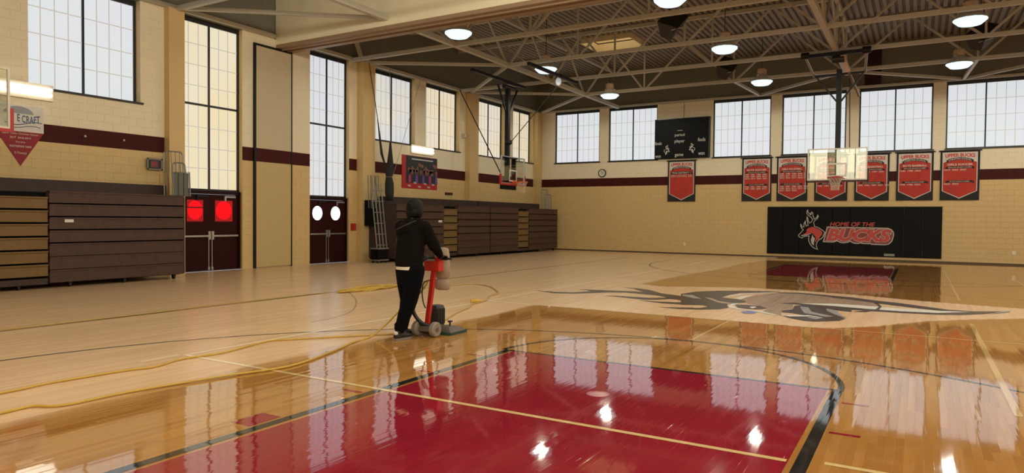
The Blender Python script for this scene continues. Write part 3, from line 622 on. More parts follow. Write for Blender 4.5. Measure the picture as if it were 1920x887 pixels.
# ---- doors
def door(n, s0, s1, z1, label, red):
    F = MB(); fr = 0.06; d = 0.16
    wbox(F, wl, s0, s0 + fr, 0, z1, d - 0.08, d + 0.08); wbox(F, wl, s1 - fr, s1, 0, z1, d - 0.08, d + 0.08); wbox(F, wl, s0, s1, z1 - 0.09, z1, d - 0.08, d + 0.08)
    D = F.build('door_%d' % n, M['door_frame'], loc=wl((s0 + s1) / 2, 0, d)); tag(D, label, None, None, 'structure')
    th = MB(); wbox(th, wl, s0, s1, 0.0, 0.012, d - 0.1, d + 0.1); th.build('threshold', M['steel'], D)
    sm = (s0 + s1) / 2; top = z1 - 0.1
    for side, (a, b) in enumerate(((s0 + fr + 0.004, sm - 0.003), (sm + 0.003, s1 - fr - 0.004))):
        m = MB(); wbox(m, wl, a, b, 0.015, top, d - 0.02, d + 0.03); leaf = m.build('door_leaf', M['door'], D)
        m = MB(); wbox(m, wl, a + 0.03, b - 0.03, 0.98, 1.03, d - 0.09, d - 0.055)
        mx = b - 0.05 if side == 0 else a + 0.05
        wbox(m, wl, mx - 0.04, mx + 0.04, 0.9, 1.14, d - 0.08, d - 0.02)
        for q in (a + 0.05, b - 0.05): wbox(m, wl, q - 0.02, q + 0.02, 0.985, 1.025, d - 0.06, d - 0.02)
        m.build('panic_bar', M['steel'], leaf)
        m = MB(); wbox(m, wl, mx - 0.012, mx + 0.012, 0.05, 0.9, d - 0.04, d - 0.02); wbox(m, wl, mx - 0.03, mx + 0.03, 0.03, 0.12, d - 0.05, d - 0.02); m.build('latch_rod', M['steel'], leaf)
        m = MB(); c = (a + b) / 2 + (0.05 if side == 0 else 0.02); wbox(m, wl, c - 0.02, c + 0.34, top - 0.08, top - 0.03, d - 0.07, d - 0.02); wbox(m, wl, c - 0.03, c + 0.03, top - 0.18, top - 0.04, d - 0.06, d - 0.02); m.build('door_closer', M['steel'] if side else M['black_metal'], leaf)
        if red:
            g0, g1 = (a + 0.2, b - 0.22) if side == 0 else (a + 0.16, b - 0.18)
            m = MB(); wbox(m, wl, g0, g1, 1.42, 2.03, d - 0.026, d - 0.019); gl = m.build('door_pane', M['red_glow'], leaf); gl['label'] = 'red glowing pane'
            c = (g0 + g1) / 2; m = MB(); a0 = [wl(c + 0.215 * math.cos(t) * (g1 - g0) / 0.46, 1.74 + 0.27 * math.sin(t), d - 0.0262) for t in np.linspace(0, 2 * PI, 24, endpoint=False)]
            m.prism(a0, (0.001, 0, 0)); m.build('door_glow', M['red_glow2'], leaf)
            if side == 0:
                m = MB(); wbox(m, wl, g0, g1, 1.80, 1.83, d - 0.035, d - 0.02); m.build('pane_bar', M['black_metal'], leaf)
        else:
            c = (a + b) / 2 + (-0.03 if side == 0 else -0.04); m = MB()
            m.prism([wl(c + 0.235 * math.cos(t), 1.71 + 0.25 * math.sin(t), d - 0.024) for t in np.linspace(0, 2 * PI, 32, endpoint=False)], (0.006, 0, 0)); gl = m.build('porthole', M['white_glow'], leaf); gl['label'] = 'round white lit pane'
            m = MB(); m.tube([wl(c + 0.24 * math.cos(t), 1.71 + 0.255 * math.sin(t), d - 0.026) for t in np.linspace(0, 2 * PI, 28, endpoint=False)], 0.014, closed=True); m.build('porthole_rim', M['door_frame'], leaf)
door(1, tall_w[0][0], tall_w[0][1], DZ + 0.06, 'maroon double doors with red glowing panes beside the bleachers', True)
door(2, tall_w[1][0], tall_w[1][1], DZ + 0.02, 'maroon double doors with round white panes', False)
# ---- pilasters (parts of the left wall), corner column and ledges
for a, b, dp, lb in ((11.12, 11.57, 0.22, 'cream pilaster between the near window and the red-paned doors'), (18.42, 19.05, 0.3, 'cream pilaster right of the round-paned doors'), (25.25, 25.95, 0.25, 'cream pilaster behind the side hoop stay rod'), (31.5, 31.98, 0.25, 'cream pilaster in the back corner'), (4.0, 4.7, 0.25, 'cream pilaster out of view')):
    if dp:
        m = MB(); m.box(LEFT_X, LEFT_X + dp, a, b, 0, 35 * BH); tag(m.build('wall_pilaster', M['pilaster']), lb, None, None, 'structure')
m = MB(); m.box(LEFT_X, LEFT_X + 0.12, NEAR_Y, 14.72, 35 * BH, 35 * BH + 0.11); m.box(LEFT_X, LEFT_X + 0.12, 15.62, BACK_Y, 35 * BH, 35 * BH + 0.11); tag(m.build('trim_1', M['cream_steel']), 'cream steel ledge along the top of the left wall', None, None, 'structure')
m = MB(); m.box(LEFT_X + 0.12, RIGHT_X, BACK_Y - 0.12, BACK_Y, 35 * BH, 35 * BH + 0.09); tag(m.build('trim_2', M['cream_steel']), 'cream steel ledge along the top of the back wall', None, None, 'structure')
m = MB(); m.box(LEFT_X + 0.3, RIGHT_X, BACK_Y - 0.02, BACK_Y - 0.001, 0, 0.06); tag(m.build('baseboard_back', M['base_brown']), 'dark brown base strip along the back wall', None, None, 'structure')
# ---- roof deck with skylight
SKY = (-12.05, -9.95, 25.75, 27.45); PER = 0.22; Z0, Z1 = 8.93, 9.02
dk = MB(); x = LEFT_X - 0.4
while x < RIGHT_X + 0.4:
    runs = [(NEAR_Y - 0.3, BACK_Y + 0.3)]
    if SKY[0] - 0.05 < x + PER / 2 < SKY[1] + 0.05: runs = [(NEAR_Y - 0.3, SKY[2]), (SKY[3], BACK_Y + 0.3)]
    pr = [(0, Z1), (0.055, Z1), (0.08, Z0), (0.195, Z0), (0.22, Z1)]
    for a, b in runs:
        dk.add([(x + px, y, pz) for px, pz in pr for y in (a, b)], [(2 * i, 2 * i + 1, 2 * i + 3, 2 * i + 2) for i in range(4)])
    x += PER
CE = dk.build('ceiling', M['deck'], loc=(CX, 14.5, Z0)); tag(CE, 'ribbed tan steel roof deck of the gym', None, None, 'structure')
m = MB(); a, b, c, d = SKY
for q in ((a - 0.03, a, c, d), (b, b + 0.03, c, d), (a, b, c - 0.03, c), (a, b, d, d + 0.03)): m.box(q[0], q[1], q[2], q[3], 8.75, 10.0)
m.build('skylight_shaft', M['sky_wall'], CE)
m = MB(); m.box(a, b, c, d, 9.98, 10.0); m.build('skylight_lens', M['sky_lens'], CE)
m = MB(); m.box(LEFT_X - 0.5, RIGHT_X + 0.5, NEAR_Y - 0.4, c, 9.1, 9.14); m.box(LEFT_X - 0.5, RIGHT_X + 0.5, d, BACK_Y + 0.4, 9.1, 9.14); m.box(LEFT_X - 0.5, a, c, d, 9.1, 9.14); m.box(b, RIGHT_X + 0.5, c, d, 9.1, 9.14); m.build('roof_board', M['deck'], CE)
# ---- header of the folding partition across the gym
HY0, HY1, HZ = 14.8, 15.55, 6.83
m = MB(); m.box(LEFT_X + 0.01, RIGHT_X - 0.01, HY0, HY1, HZ + 0.1, 8.92); H = m.build('trim_3', M['header']); tag(H, 'deep cream partition header beam crossing the gym overhead', None, None, 'structure')
m = MB(); m.box(LEFT_X + 0.01, RIGHT_X - 0.01, HY0 + 0.02, HY1 - 0.01, HZ, HZ + 0.1); m.build('track', M['track'], H)
for y in (HY0 + 0.2, HY0 + 0.42): 
    m = MB(); m.box(LEFT_X + 0.01, RIGHT_X - 0.01, y, y + 0.05, HZ - 0.04, HZ); m.build('track_rail', M['track'], H)
# folded partition stored in the left wall
P = thing('folding_partition', (LEFT_X + 0.03, 14.7, 0), 'tan folding partition panel with maroon stripe, stored flat between the two pairs of doors', 'partition')
m = MB(); m.box(LEFT_X - 0.0, LEFT_X + 0.05, 14.03, 15.38, 0.03, 6.75, 0); m.build('panel', [mat('partition_vinyl', (0.52, 0.38, 0.165), 0.6, noise=0.03)], P)
m = MB(); m.box(LEFT_X + 0.05, LEFT_X + 0.055, 14.03, 15.38, 16 * BH, 18 * BH); m.build('painted_stripe', M['block_maroon'], P)
m = MB(); m.box(LEFT_X + 0.05, LEFT_X + 0.054, 14.03, 15.38, 18 * BH, 6.75); m.build('upper_panel', mat('partition_upper', (0.55, 0.455, 0.29), 0.6, noise=0.03), P)
m = MB(); m.box(LEFT_X, LEFT_X + 0.065, 13.96, 14.03, 0, 6.82); m.box(LEFT_X, LEFT_X + 0.065, 15.38, 15.42, 0, 6.82); m.box(LEFT_X, LEFT_X + 0.065, 14.03, 15.38, 6.75, 6.82); m.build('edge_frame', M['black_metal'], P)
# maroon panel high on the back wall
m = MB(); m.box(-2.07, -1.47, BACK_Y - 0.06, BACK_Y + 0.017, 7.24, 8.63); tag(m.build('maroon_panel', M['maroon_panel']), 'dark maroon panel high on the back wall under the roof', 'panel')
# ================================================================== ROOF STEEL
BZ, TZ = 7.12, 8.84
NX = [-12.9, -10.14, -6.45, -2.44, 1.57, 5.26, 8.0]
def member(name, a, b, wd, root, ht=None):
    m = MB(); m.beam(a, b, wd, ht or wd); return m.build(name, M['cream_steel'], root)
def truss_x(y, label, x0, x1, braces=()):
    t = thing('roof_truss', (CX, y, BZ), label, 'truss')
    member('bottom_chord', (x0, y, BZ), (x1, y, BZ), 0.12, t); member('top_chord', (LEFT_X, y, TZ), (RIGHT_X, y, TZ), 0.13, t)
    ns = [n for n in NX if x0 - 0.1 <= n <= x1 + 0.1]
    for n in ns:
        if abs(n - NX[0]) > 0.1 and abs(n - NX[-1]) > 0.1: member('vertical', (n, y, BZ), (n, y, TZ), 0.06, t)
    for a, b in zip(ns[:-1], ns[1:]):
        q = (a + b) / 2
        member('diagonal', (a + 0.06, y, BZ), (q, y, TZ), 0.065, t); member('diagonal', (b - 0.06, y, BZ), (q, y, TZ), 0.065, t)
    member('diagonal', (ns[0], y, BZ), (ns[0] - 2.2, y, TZ), 0.065, t); member('diagonal', (ns[-1], y, BZ), (ns[-1] + 2.2, y, TZ), 0.065, t)
    for a, b in braces: member('corner_brace', a, b, 0.10, t)
    return t
LW = LEFT_X + 0.05; RW = RIGHT_X - 0.05
truss_x(28.0, 'cream roof truss nearest the back wall, carried on corner braces', -12.9, 8.0,
        [((LW + 0.3, 25.2, BZ), (-12.9, 28, BZ)), ((LW + 0.35, 31.7, BZ), (-12.9, 28, BZ)), ((RW, 25.2, BZ), (8, 28, BZ)), ((RW, 31.7, BZ), (8, 28, BZ)),
         ((-6.2, BACK_Y - 0.08, BZ + 0.04), (-6.45, 28, BZ)), ((-6.2, BACK_Y - 0.08, BZ + 0.04), (-2.44, 28.1, BZ)), ((1.35, BACK_Y - 0.08, BZ + 0.04), (-2.44, 28.1, BZ)), ((1.35, BACK_Y - 0.08, BZ + 0.04), (1.57, 28, BZ)), ((1.35, BACK_Y - 0.08, BZ + 0.04), (5.26, 28, BZ))])
truss_x(24.7, 'cream roof truss second from the back wall, over the main hoop', LW, RW)
truss_x(21.4, 'cream roof truss third from the back wall, in front of the skylight', -12.9, 8.0,
        [((LW + 0.3, 18.7, BZ), (-12.9, 21.4, BZ)), ((LW + 0.3, 25.2, BZ), (-12.9, 21.4, BZ)), ((RW, 18.7, BZ), (8, 21.4, BZ)), ((RW, 25.2, BZ), (8, 21.4, BZ))])
truss_x(18.1, 'cream roof truss just beyond the partition header', LW, RW)
truss_x(11.4, 'cream roof truss on the near side of the partition header', LW, RW)
def truss_y(x, y0, y1, label, braces=()):
    t = thing('roof_truss', (x, (y0 + y1) / 2, BZ), label, 'truss')
    member('bottom_chord', (x, y0, BZ + 0.01), (x, y1, BZ + 0.01), 0.15, t); member('top_chord', (x, y0, TZ - 0.13), (x, y1, TZ - 0.13), 0.11, t)
    ys = [y for y in (4.9, 8.2, 11.4, 18.1, 21.4, 24.7, 28.0) if y0 - 0.1 <= y <= y1]
    for a, b in zip(ys[:-1], ys[1:]):
        if b - a > 4: continue
        q = (a + b) / 2; member('diagonal', (x, a + 0.1, BZ + 0.04), (x, q, TZ - 0.15), 0.06, t); member('diagonal', (x, b - 0.1, BZ + 0.04), (x, q, TZ - 0.15), 0.06, t)
    for a, b in braces: member('corner_brace', a, b, 0.10, t)
truss_y(-12.9, 15.56, BACK_Y - 0.05, 'cream lengthwise roof truss on the left, running from header to back wall')
truss_y(-2.44, 15.56, 28.6, 'orange tinted lengthwise roof truss ending above the main hoop')
truss_y(-12.9, 4.9, 14.79, 'cream lengthwise roof truss on the left, on the near side of the header', [((LW + 0.25, 11.4, BZ), (-12.95, 14.72, BZ))])
m = MB(); m.box(LW, LW + 0.32, 18.4, 18.95, 7.1, 7.2); m.beam((LW + 0.1, 18.5, 7.2), (LW + 0.5, 17.2, 8.9), 0.12)
tag(m.build('column_bracket', M['cream_steel']), 'cream steel bracket on the pilaster right of the round-paned doors', 'bracket')

# ================================================================== LAMPS
def bay_or_fill_light(loc, parent, watts, bare=False):
    ld = bpy.data.lights.new('bay_or_fill_light', 'POINT' if bare else 'SPOT'); ld.shadow_soft_size = 0.17
    if not bare: ld.spot_size = math.radians(172); ld.spot_blend = 0.15
    ld.energy = watts; ld.color = (1.0, 0.93, 0.79)
    lo = bpy.data.objects.new('bay_or_fill_light', ld); COL.objects.link(lo); lo.parent = parent; lo.location = loc
def bay_lamp(x, y, label):
    z = 6.87
    t = thing('high_bay_lamp', (x, y, z), label, 'lamp', 'high bay lamps hung from the roof trusses')
    m = MB(); m.lathe((x, y, z), [(0.02, 0.0), (0.22, 0.0), (0.28, 0.012), (0.40, 0.12), (0.40, 0.15)], 14); m.f.pop(); m.m.pop(); m.build('lens', M['lens'], t)
    m = MB(); m.tube([(x + 0.15 * math.cos(a), y + 0.15 * math.sin(a), z + 0.22) for a in np.linspace(0, 2 * PI, 16, endpoint=False)], 0.03, 6, closed=True); m.build('arc_tube', M['arc_tube'], t)
    m = MB(); m.lathe((x, y, z), [(0.39, 0.145), (0.405, 0.15), (0.36, 0.2), (0.22, 0.36), (0.17, 0.40)], 16); smooth_angle(m.build('reflector', M['reflector'], t), 30)
    m = MB(); m.lathe((x, y, z), [(0.15, 0.40), (0.175, 0.42), (0.175, 0.60), (0.13, 0.64)], 16); smooth_angle(m.build('ballast_housing', M['ballast'], t), 30)
    m = MB()
    for k in range(3):
        a = 2.2 + k * 2 * PI / 3; m.cyl((x + 0.17 * math.cos(a), y + 0.17 * math.sin(a), z + 0.38), (x + 0.26 * math.cos(a), y + 0.26 * math.sin(a), z + 0.36), 0.025, n=6)
    m.build('latch', M['alu'], t)
    m = MB(); m.cyl((x, y, z + 0.63), (x, y, 8.95), 0.012, n=6); m.build('hanging_rod', M['cable'], t)
    bay_or_fill_light((0, 0, 0.14), t, LAMP_W)
    return t
LBL = {(0, 3): 'bright high bay lamp left, just beyond the partition header', (0, 4): 'high bay lamp behind the black beams of the side hoop', (0, 5): 'high bay lamp above the first back wall windows',
       (1, 3): 'high bay lamp cut by the top frame edge', (1, 4): 'high bay lamp between the two hanging loudspeakers', (1, 5): 'high bay lamp above the window right of the scoreboard',
       (2, 4): 'large high bay lamp at upper right with loudspeaker behind it', (2, 5): 'high bay lamp over the last back wall pier, right'}
for i, x in enumerate((-11.75, -5.4, 1.05, 7.5)):
    for j, y in enumerate((-0.5, 5.25, 10.95, 16.65, 22.15, 28.1)):
        lb = LBL.get((i, j))
        if lb is None:
            bay_or_fill_light((x, y, 6.9), None, LAMP_W * (((0.05, 0.4, 0.6, 0.6)[i]) if y < 14 else 0.6), y < 14); continue  # unseen lights added without fittings; near ones set to brighten header and floor
        bay_lamp(x, y, lb)
# hanging loudspeakers
def speaker(x, y, z, aim, label):
    t = thing('hanging_speaker', (x, y, z - 0.35), label, 'loudspeaker', 'loudspeakers hung under the roof')
    R = Matrix.Rotation(aim, 3, 'Z') @ Matrix.Rotation(-0.75, 3, 'X') @ Matrix.Rotation(0.55, 3, 'Y')
    def tr(p): q = R @ Vector(p); return (x + q.x, y + q.y, z + q.z)
    m = MB(); f = [(-0.33, -0.2, -0.42), (0.33, -0.2, -0.42), (0.33, -0.2, 0.42), (-0.33, -0.2, 0.42)]; b = [(-0.17, 0.3, -0.34), (0.17, 0.3, -0.34), (0.17, 0.3, 0.34), (-0.17, 0.3, 0.34)]
    m.add([tr(p) for p in f + b], [(0, 1, 2, 3), (7, 6, 5, 4), (0, 4, 5, 1), (1, 5, 6, 2), (2, 6, 7, 3), (3, 7, 4, 0)]); m.build('cabinet', mat('speaker_black', (0.02, 0.02, 0.022), 0.5), t)
    m = MB(); g = [(-0.3, -0.215, -0.39), (0.3, -0.215, -0.39), (0.3, -0.215, 0.39), (-0.3, -0.215, 0.39)]; m.prism([tr(p) for p in g], tuple(R @ Vector((0, 0.014, 0)))); m.build('grille', M['net_black'], t)
    m = MB(); m.beam(tr((0.2, -0.12, -0.44)), tr((0.34, -0.05, -0.1)), 0.16, 0.02); m.build('yoke', M['blue_screen'], t)
    m = MB(); m.cyl((x, y, z + 0.25), (x, y, 8.95), 0.01, n=6); m.build('hanging_rod', M['cable'], t)
speaker(-6.5, 20.3, 7.45, 0.5, 'black loudspeaker hung left of the middle lamps')
speaker(-6.45, 26.8, 7.4, 0.6, 'black loudspeaker with grey bracket above the scoreboard right edge')
speaker(1.6, 26.4, 7.5, -0.1, 'black loudspeaker hung behind the large right lamp')

# ================================================================== BASKETS
def hoop(t, cx, cy_, z, dirv, rimmat):
    """rim and net; dirv points away from the board; (cx,cy) is the board point"""
    d = Vector(dirv); c = Vector((cx, cy_, z)) + d * 0.39
    m = MB(); m.tube([c + Vector((0.23 * math.cos(a), 0.23 * math.sin(a), 0)) for a in np.linspace(0, 2 * PI, 28, endpoint=False)], 0.012, 8, closed=True)
    r = m.build('rim', rimmat, t, smooth=True)
    s = Vector((0, 0, 1)).cross(d)
    m = MB(); q = Vector((cx, cy_, z)); m.beam(q + Vector((0, 0, 0.0)), q + d * 0.17, 0.16, 0.05); m.beam(q + d * 0.02 + Vector((0, 0, -0.09)), q + d * 0.02 + Vector((0, 0, 0.06)), 0.16, 0.03)
    m.beam(q + s * 0.09 + d * 0.02 + Vector((0, 0, -0.1)), c + s * 0.16 - d * 0.1, 0.03); m.beam(q - s * 0.09 + d * 0.02 + Vector((0, 0, -0.1)), c - s * 0.16 - d * 0.1, 0.03)
    m.build('rim_bracket', rimmat, t)
    m = MB(); n = 12; lv = 5; RR = [0.225, 0.19, 0.155, 0.13, 0.125, 0.13]
    for k in range(n):
        for sg in (1, -1):
            m.tube([c + Vector((RR[j] * math.cos(2 * PI * (k + sg * 0.5 * j) / n), RR[j] * math.sin(2 * PI * (k + sg * 0.5 * j) / n), -0.085 * j - 0.01)) for j in range(lv + 1)], 0.0065, 4)
    tag(m.build('net', M['net_white'], t), kind='stuff')
# --- main far basket: board faces -Y
YB = 25.55
t = thing('main_basketball_hoop', (CX, YB, 2.85), 'ceiling-hung main basketball hoop with rectangular glass backboard in front of the back wall banners', 'hoop')
bx0, bx1, bz0, bz1 = CX - 0.915, CX + 0.915, 2.985, 4.06
m = MB(); m.box(bx0 + 0.03, bx1 - 0.03, YB, YB + 0.012, bz0 + 0.03, bz1 - 0.03); m.build('glass_board', M['glass_main'], t)
m = MB(); e = 0.04
m.box(bx0, bx0 + e, YB - 0.01, YB + 0.04, bz0, bz1); m.box(bx1 - e, bx1, YB - 0.01, YB + 0.04, bz0, bz1); m.box(bx0 + e, bx1 - e, YB - 0.01, YB + 0.04, bz0, bz0 + e); m.box(bx0 + e, bx1 - e, YB - 0.01, YB + 0.04, bz1 - e, bz1); m.build('board_frame', M['bframe'], t)
m = MB(); q0, q1, z0, z1 = CX - 0.305, CX + 0.305, 3.10, 3.56; e = 0.05
m.box(q0, q0 + e, YB - 0.003, YB - 0.0005, z0, z1); m.box(q1 - e, q1, YB - 0.003, YB - 0.0005, z0, z1); m.box(q0 + e, q1 - e, YB - 0.003, YB - 0.0005, z1 - e, z1); m.box(q0 + e, q1 - e, YB - 0.003, YB - 0.0005, z0, z0 + e); m.build('shooting_square', M['bframe'], t)
m = MB(); m.box(bx0 - 0.03, bx1 + 0.03, YB - 0.005, YB + 0.06, bz0 - 0.06, bz0 - 0.002); m.box(bx0 - 0.055, bx0 - 0.003, YB - 0.005, YB + 0.06, bz0 - 0.06, bz0 + 0.36); m.box(bx1 + 0.003, bx1 + 0.055, YB - 0.005, YB + 0.06, bz0 - 0.06, bz0 + 0.36); m.build('edge_padding', M['bpad_dark'], t)
hoop(t, CX, YB - 0.02, 3.06, (0, -1, 0), M['rim_red'])
m = MB(); m.box(CX - 0.08, CX + 0.08, YB + 0.12, YB + 0.28, 3.05, 6.72); m.build('mast', M['black_metal'], t)
m = MB(); m.box(CX - 0.3, CX + 0.3, YB + 0.05, YB + 0.12, 3.1, 3.2); m.box(CX - 0.3, CX + 0.3, YB + 0.05, YB + 0.12, 3.75, 3.85); m.box(CX - 0.05, CX + 0.05, YB + 0.04, YB + 0.12, 3.05, 4.0); m.build('board_mount', M['black_metal'], t)
yl = YB + 0.2
m = MB(); m.beam((CX - 0.78, yl, 6.55), (CX + 0.82, yl, 6.58), 0.07); m.build('lower_crossbar', M['black_metal'], t)
for s in (-1, 1):
    m = MB(); m.beam((CX + s * 0.72, yl, 6.54), (CX + s * 0.06, yl, 5.65), 0.055); m.build('v_brace', M['black_metal'], t)
    m = MB(); m.cyl((CX + s * 0.78, yl, 6.55), (CX + s * 0.9, 24.45, 6.98), 0.04, n=8); m.build('swing_arm', M['steel'], t)
    m = MB(); m.cyl((CX + s * 0.9 - 0.12, 24.4, 7.0), (CX + s * 0.9 + 0.12, 24.4, 7.0), 0.11, n=10); m.build('pivot_clamp', M['black_metal'], t)
m = MB(); m.beam((CX - 1.02, 24.4, 6.97), (CX + 0.95, 24.4, 6.99), 0.11); m.build('upper_crossbar', M['black_metal'], t)
m = MB(); m.beam((CX + 0.2, 24.5, 6.95), (CX + 0.32, 25.2, 6.55), 0.11); m.build('folding_strut', M['ballast'], t)
m = MB(); m.beam((CX + 0.32, 25.2, 6.55), (CX + 0.5, 27.3, 6.05), 0.07); m.build('rear_brace', M['steel'], t)
m = MB(); m.cyl((CX - 0.1, 24.6, 6.85), (CX + 0.25, 24.6, 6.85), 0.13, n=12); m.build('winch', M['m_black'], t)
m = MB(); m.cyl((CX + 0.36, YB + 0.25, 3.9), (CX + 0.30, YB + 0.5, 6.5), 0.018, n=6); m.build('lift_cable', M['cable'], t)

# --- side baskets: boards face +X
def side_board(XB, yc, dz, label, full):
    t = thing('side_basketball_hoop', (XB, yc, 2.9 + dz), label, 'hoop')
    y0, y1, z0, z1 = yc - 0.915, yc + 0.915, 2.97 + dz, 4.05 + dz
    m = MB(); m.box(XB, XB + 0.012, y0 + 0.03, y1 - 0.03, z0 + 0.03, z1 - 0.03); m.build('glass_board', M['glass'], t)
    m = MB(); e = 0.035
    m.box(XB - 0.02, XB + 0.03, y0, y0 + e, z0, z1); m.box(XB - 0.02, XB + 0.03, y1 - e, y1, z0, z1); m.box(XB - 0.02, XB + 0.03, y0 + e, y1 - e, z0, z0 + e); m.box(XB - 0.02, XB + 0.03, y0 + e, y1 - e, z1 - e, z1)
    m.build('board_frame', M['bframe'] if not full else M['alu'], t)
    m = MB(); m.box(XB - 0.035, XB + 0.045, y0 - 0.05, y0 - 0.002, z0 - 0.06, z0 + 0.36); m.box(XB - 0.035, XB + 0.045, y1 + 0.002, y1 + 0.05, z0 - 0.06, z0 + 0.36); m.box(XB - 0.035, XB + 0.045, y0 - 0.002, y1 + 0.002, z0 - 0.06, z0 - 0.002)
    m.build('edge_padding', M['bpad_red'], t)
    m = MB(); e = 0.05; q0, q1 = yc - 0.3, yc + 0.3
    for a in ((q0, q0 + e, z0 + 0.1, z0 + 0.56), (q1 - e, q1, z0 + 0.1, z0 + 0.56), (q0 + e, q1 - e, z0 + 0.51, z0 + 0.56), (q0 + e, q1 - e, z0 + 0.1, z0 + 0.15)): m.box(XB + 0.0125, XB + 0.015, *a)
    m.build('shooting_square', M['bframe'], t)
    hoop(t, XB + 0.03, yc, 3.05 + dz, (1, 0, 0), M['rim'])
    m = MB(); m.box(XB - 0.35, XB - 0.19, yc - 0.08, yc + 0.08, 3.0 + dz, 6.8); m.build('mast', M['black_metal'], t)
    m = MB(); m.box(XB - 0.2, XB - 0.03, yc - 0.45, yc + 0.45, 3.98, 4.06); m.box(XB - 0.2, XB - 0.03, yc - 0.3, yc - 0.22, 3.05, 4.0); m.box(XB - 0.2, XB - 0.03, yc + 0.22, yc + 0.3, 3.05, 4.0); m.box(XB - 0.2, XB - 0.03, yc - 0.3, yc + 0.3, 3.05, 3.13); m.build('board_mount', M['black_metal'], t)
    return t
t = side_board(-14.05, 23.75, 0.0, 'ceiling-hung side hoop with clear board, red corner pads and orange rim before the left wall', True)
for x, a, b, nm in ((-14.15, 20.9, 24.8, 'inner_beam'), (-11.27, 20.0, 23.75, 'outer_beam')):
    zb_ = 7.0 if x < -12 else 6.74; m = MB(); m.beam((x, a, zb_), (x, b, zb_), 0.10); m.build('support_beam', M['black_metal'], t)
m = MB(); m.cyl((-14.32, 23.45, 6.85), (-14.32, 24.3, 6.85), 0.09, n=10); m.build('winch', M['m_black'], t)
for s in (-1, 1):
    m = MB(); m.beam((-14.32, 23.75 + s * 0.75, 6.85), (-14.32, 23.75 + s * 0.06, 5.75), 0.06); m.build('v_brace', M['black_metal'], t)
m = MB(); m.cyl((-17.15, 24.45, 7.1), (-14.1, 22.9, 3.36), 0.022, n=6); m.build('stay_rod', M['black_metal'], t)
m = MB(); m.cyl((-12.0, 23.65, 6.72), (-14.3, 23.95, 4.65), 0.016, n=6); m.build('lift_cable', M['cable'], t)
m = MB(); m.lathe((-14.27, 23.75, 4.55), [(0.02, 0.2), (0.14, 0.18), (0.16, 0.06), (0.1, 0.0)], 12); m.build('mast_collar', M['black_metal'], t)
m = MB(); m.ball((-12.0, 23.65, 6.85), 0.11, 0.11, 0.16); m.build('safety_reel', mat('reel_white_glow', (0.75, 0.75, 0.75), 0.3, emit=(0.8, 0.95, 1.0), estr=0.25), t, smooth=True)  # added glow on the white reel stands in for its bright reflection
side_board(-14.05, 5.13, 0.13, 'side basketball hoop board cut by the frame edge, before the pennant', False)

# ================================================================== BLEACHERS
def bleacher(name, y0, y1, segs, aisles, tops, label, castor_at):
    XF = -15.83
    t = thing(name, (XF - 0.6, (y0 + y1) / 2, 0), label, 'bleachers')
    m = MB(); m.box(-17.25, XF - 0.18, y0 + 0.06, y1 - 0.06, 0.1, 2.05); m.build('void_shade_box', M['under'], t)  # solid box, near-black colour stands in for the shaded void behind the boards
    for a, b in segs:
        for k in range(7):
            zt = 2.08 - 0.281 * k; gap = 0.03 if k < 4 else 0.012
            m = MB(); m.box(XF - 0.16, XF + 0.004 * (k % 2), a + 0.006, b - 0.006, zt - 0.281 + gap, zt); m.box(XF - 0.04, XF + 0.018, a + 0.006, b - 0.006, zt - 0.035, zt - 0.006); m.build('board', M['board'], t)
    for a, b in aisles:
        for k in range(6):
            zt = 1.945 - 0.285 * k
            m = MB(); m.box(XF - 0.2, XF - 0.02, a, b, zt - 0.245, zt); m.box(XF - 0.03, XF + 0.01, a, b, zt - 0.03, zt - 0.004); m.build('aisle_step', M['step'], t)
        m = MB(); m.box(XF - 0.2, XF - 0.03, a, b, 0.1, 0.225); m.build('kick_panel', M['board_top'], t)
    for a, b in tops:
        m = MB(); m.box(-17.1, -16.9, a, b, 2.06, 2.36); m.build('back_rail', M['board_top'], t)
    m = MB(); m.box(-16.9, -16.35, y0 + 0.04, y1 - 0.04, 2.02, 2.075); m.build('top_seat', M['board_top'], t)
    for yy in (y0 + 0.02, y1 - 0.05):
        m = MB(); m.box(-17.1, XF - 0.02, yy, yy + 0.03, 0.14, 2.04); m.build('end_panel', M['board_top'], t)
    for c in castor_at:
        m = MB(); m.cyl((XF - 0.16, c - 0.02, 0.055), (XF - 0.16, c + 0.02, 0.055), 0.055, n=12); m.box(XF - 0.2, XF - 0.12, c - 0.035, c + 0.035, 0.08, 0.13); m.build('caster', M['m_black'], t)
    return t
t = bleacher('bleacher_bank', 3.4, 10.68, [(7.53, 10.62), (3.5, 6.4)], [(6.42, 7.51)], [(3.4, 10.85)], 'near folded bleacher bank of brown boards with tan aisle steps, before the red-paned doors', (10.45, 9.2, 8.0, 7.0, 5.6))
m = MB(); m.box(-15.826, -15.81, 7.83, 8.01, 1.41, 1.475); m.build('number_plate', M['label_white'], t)
t = bleacher('bleacher_bank', 18.72, 31.28, [(18.75, 21.56), (22.5, 24.87), (24.93, 27.31), (28.31, 31.25)], [(21.58, 22.48), (27.33, 28.29)], [(19.2, 25.52), (25.58, 31.3)], 'far folded bleacher bank with two tan step aisles, ending at the back corner', (31.1, 29.5, 28.0, 26.0, 24.0, 22.0, 20.0))
m = MB(); m.box(-15.826, -15.81, 21.2, 21.42, 1.42, 1.5); m.build('number_plate', M['label_white'], t)
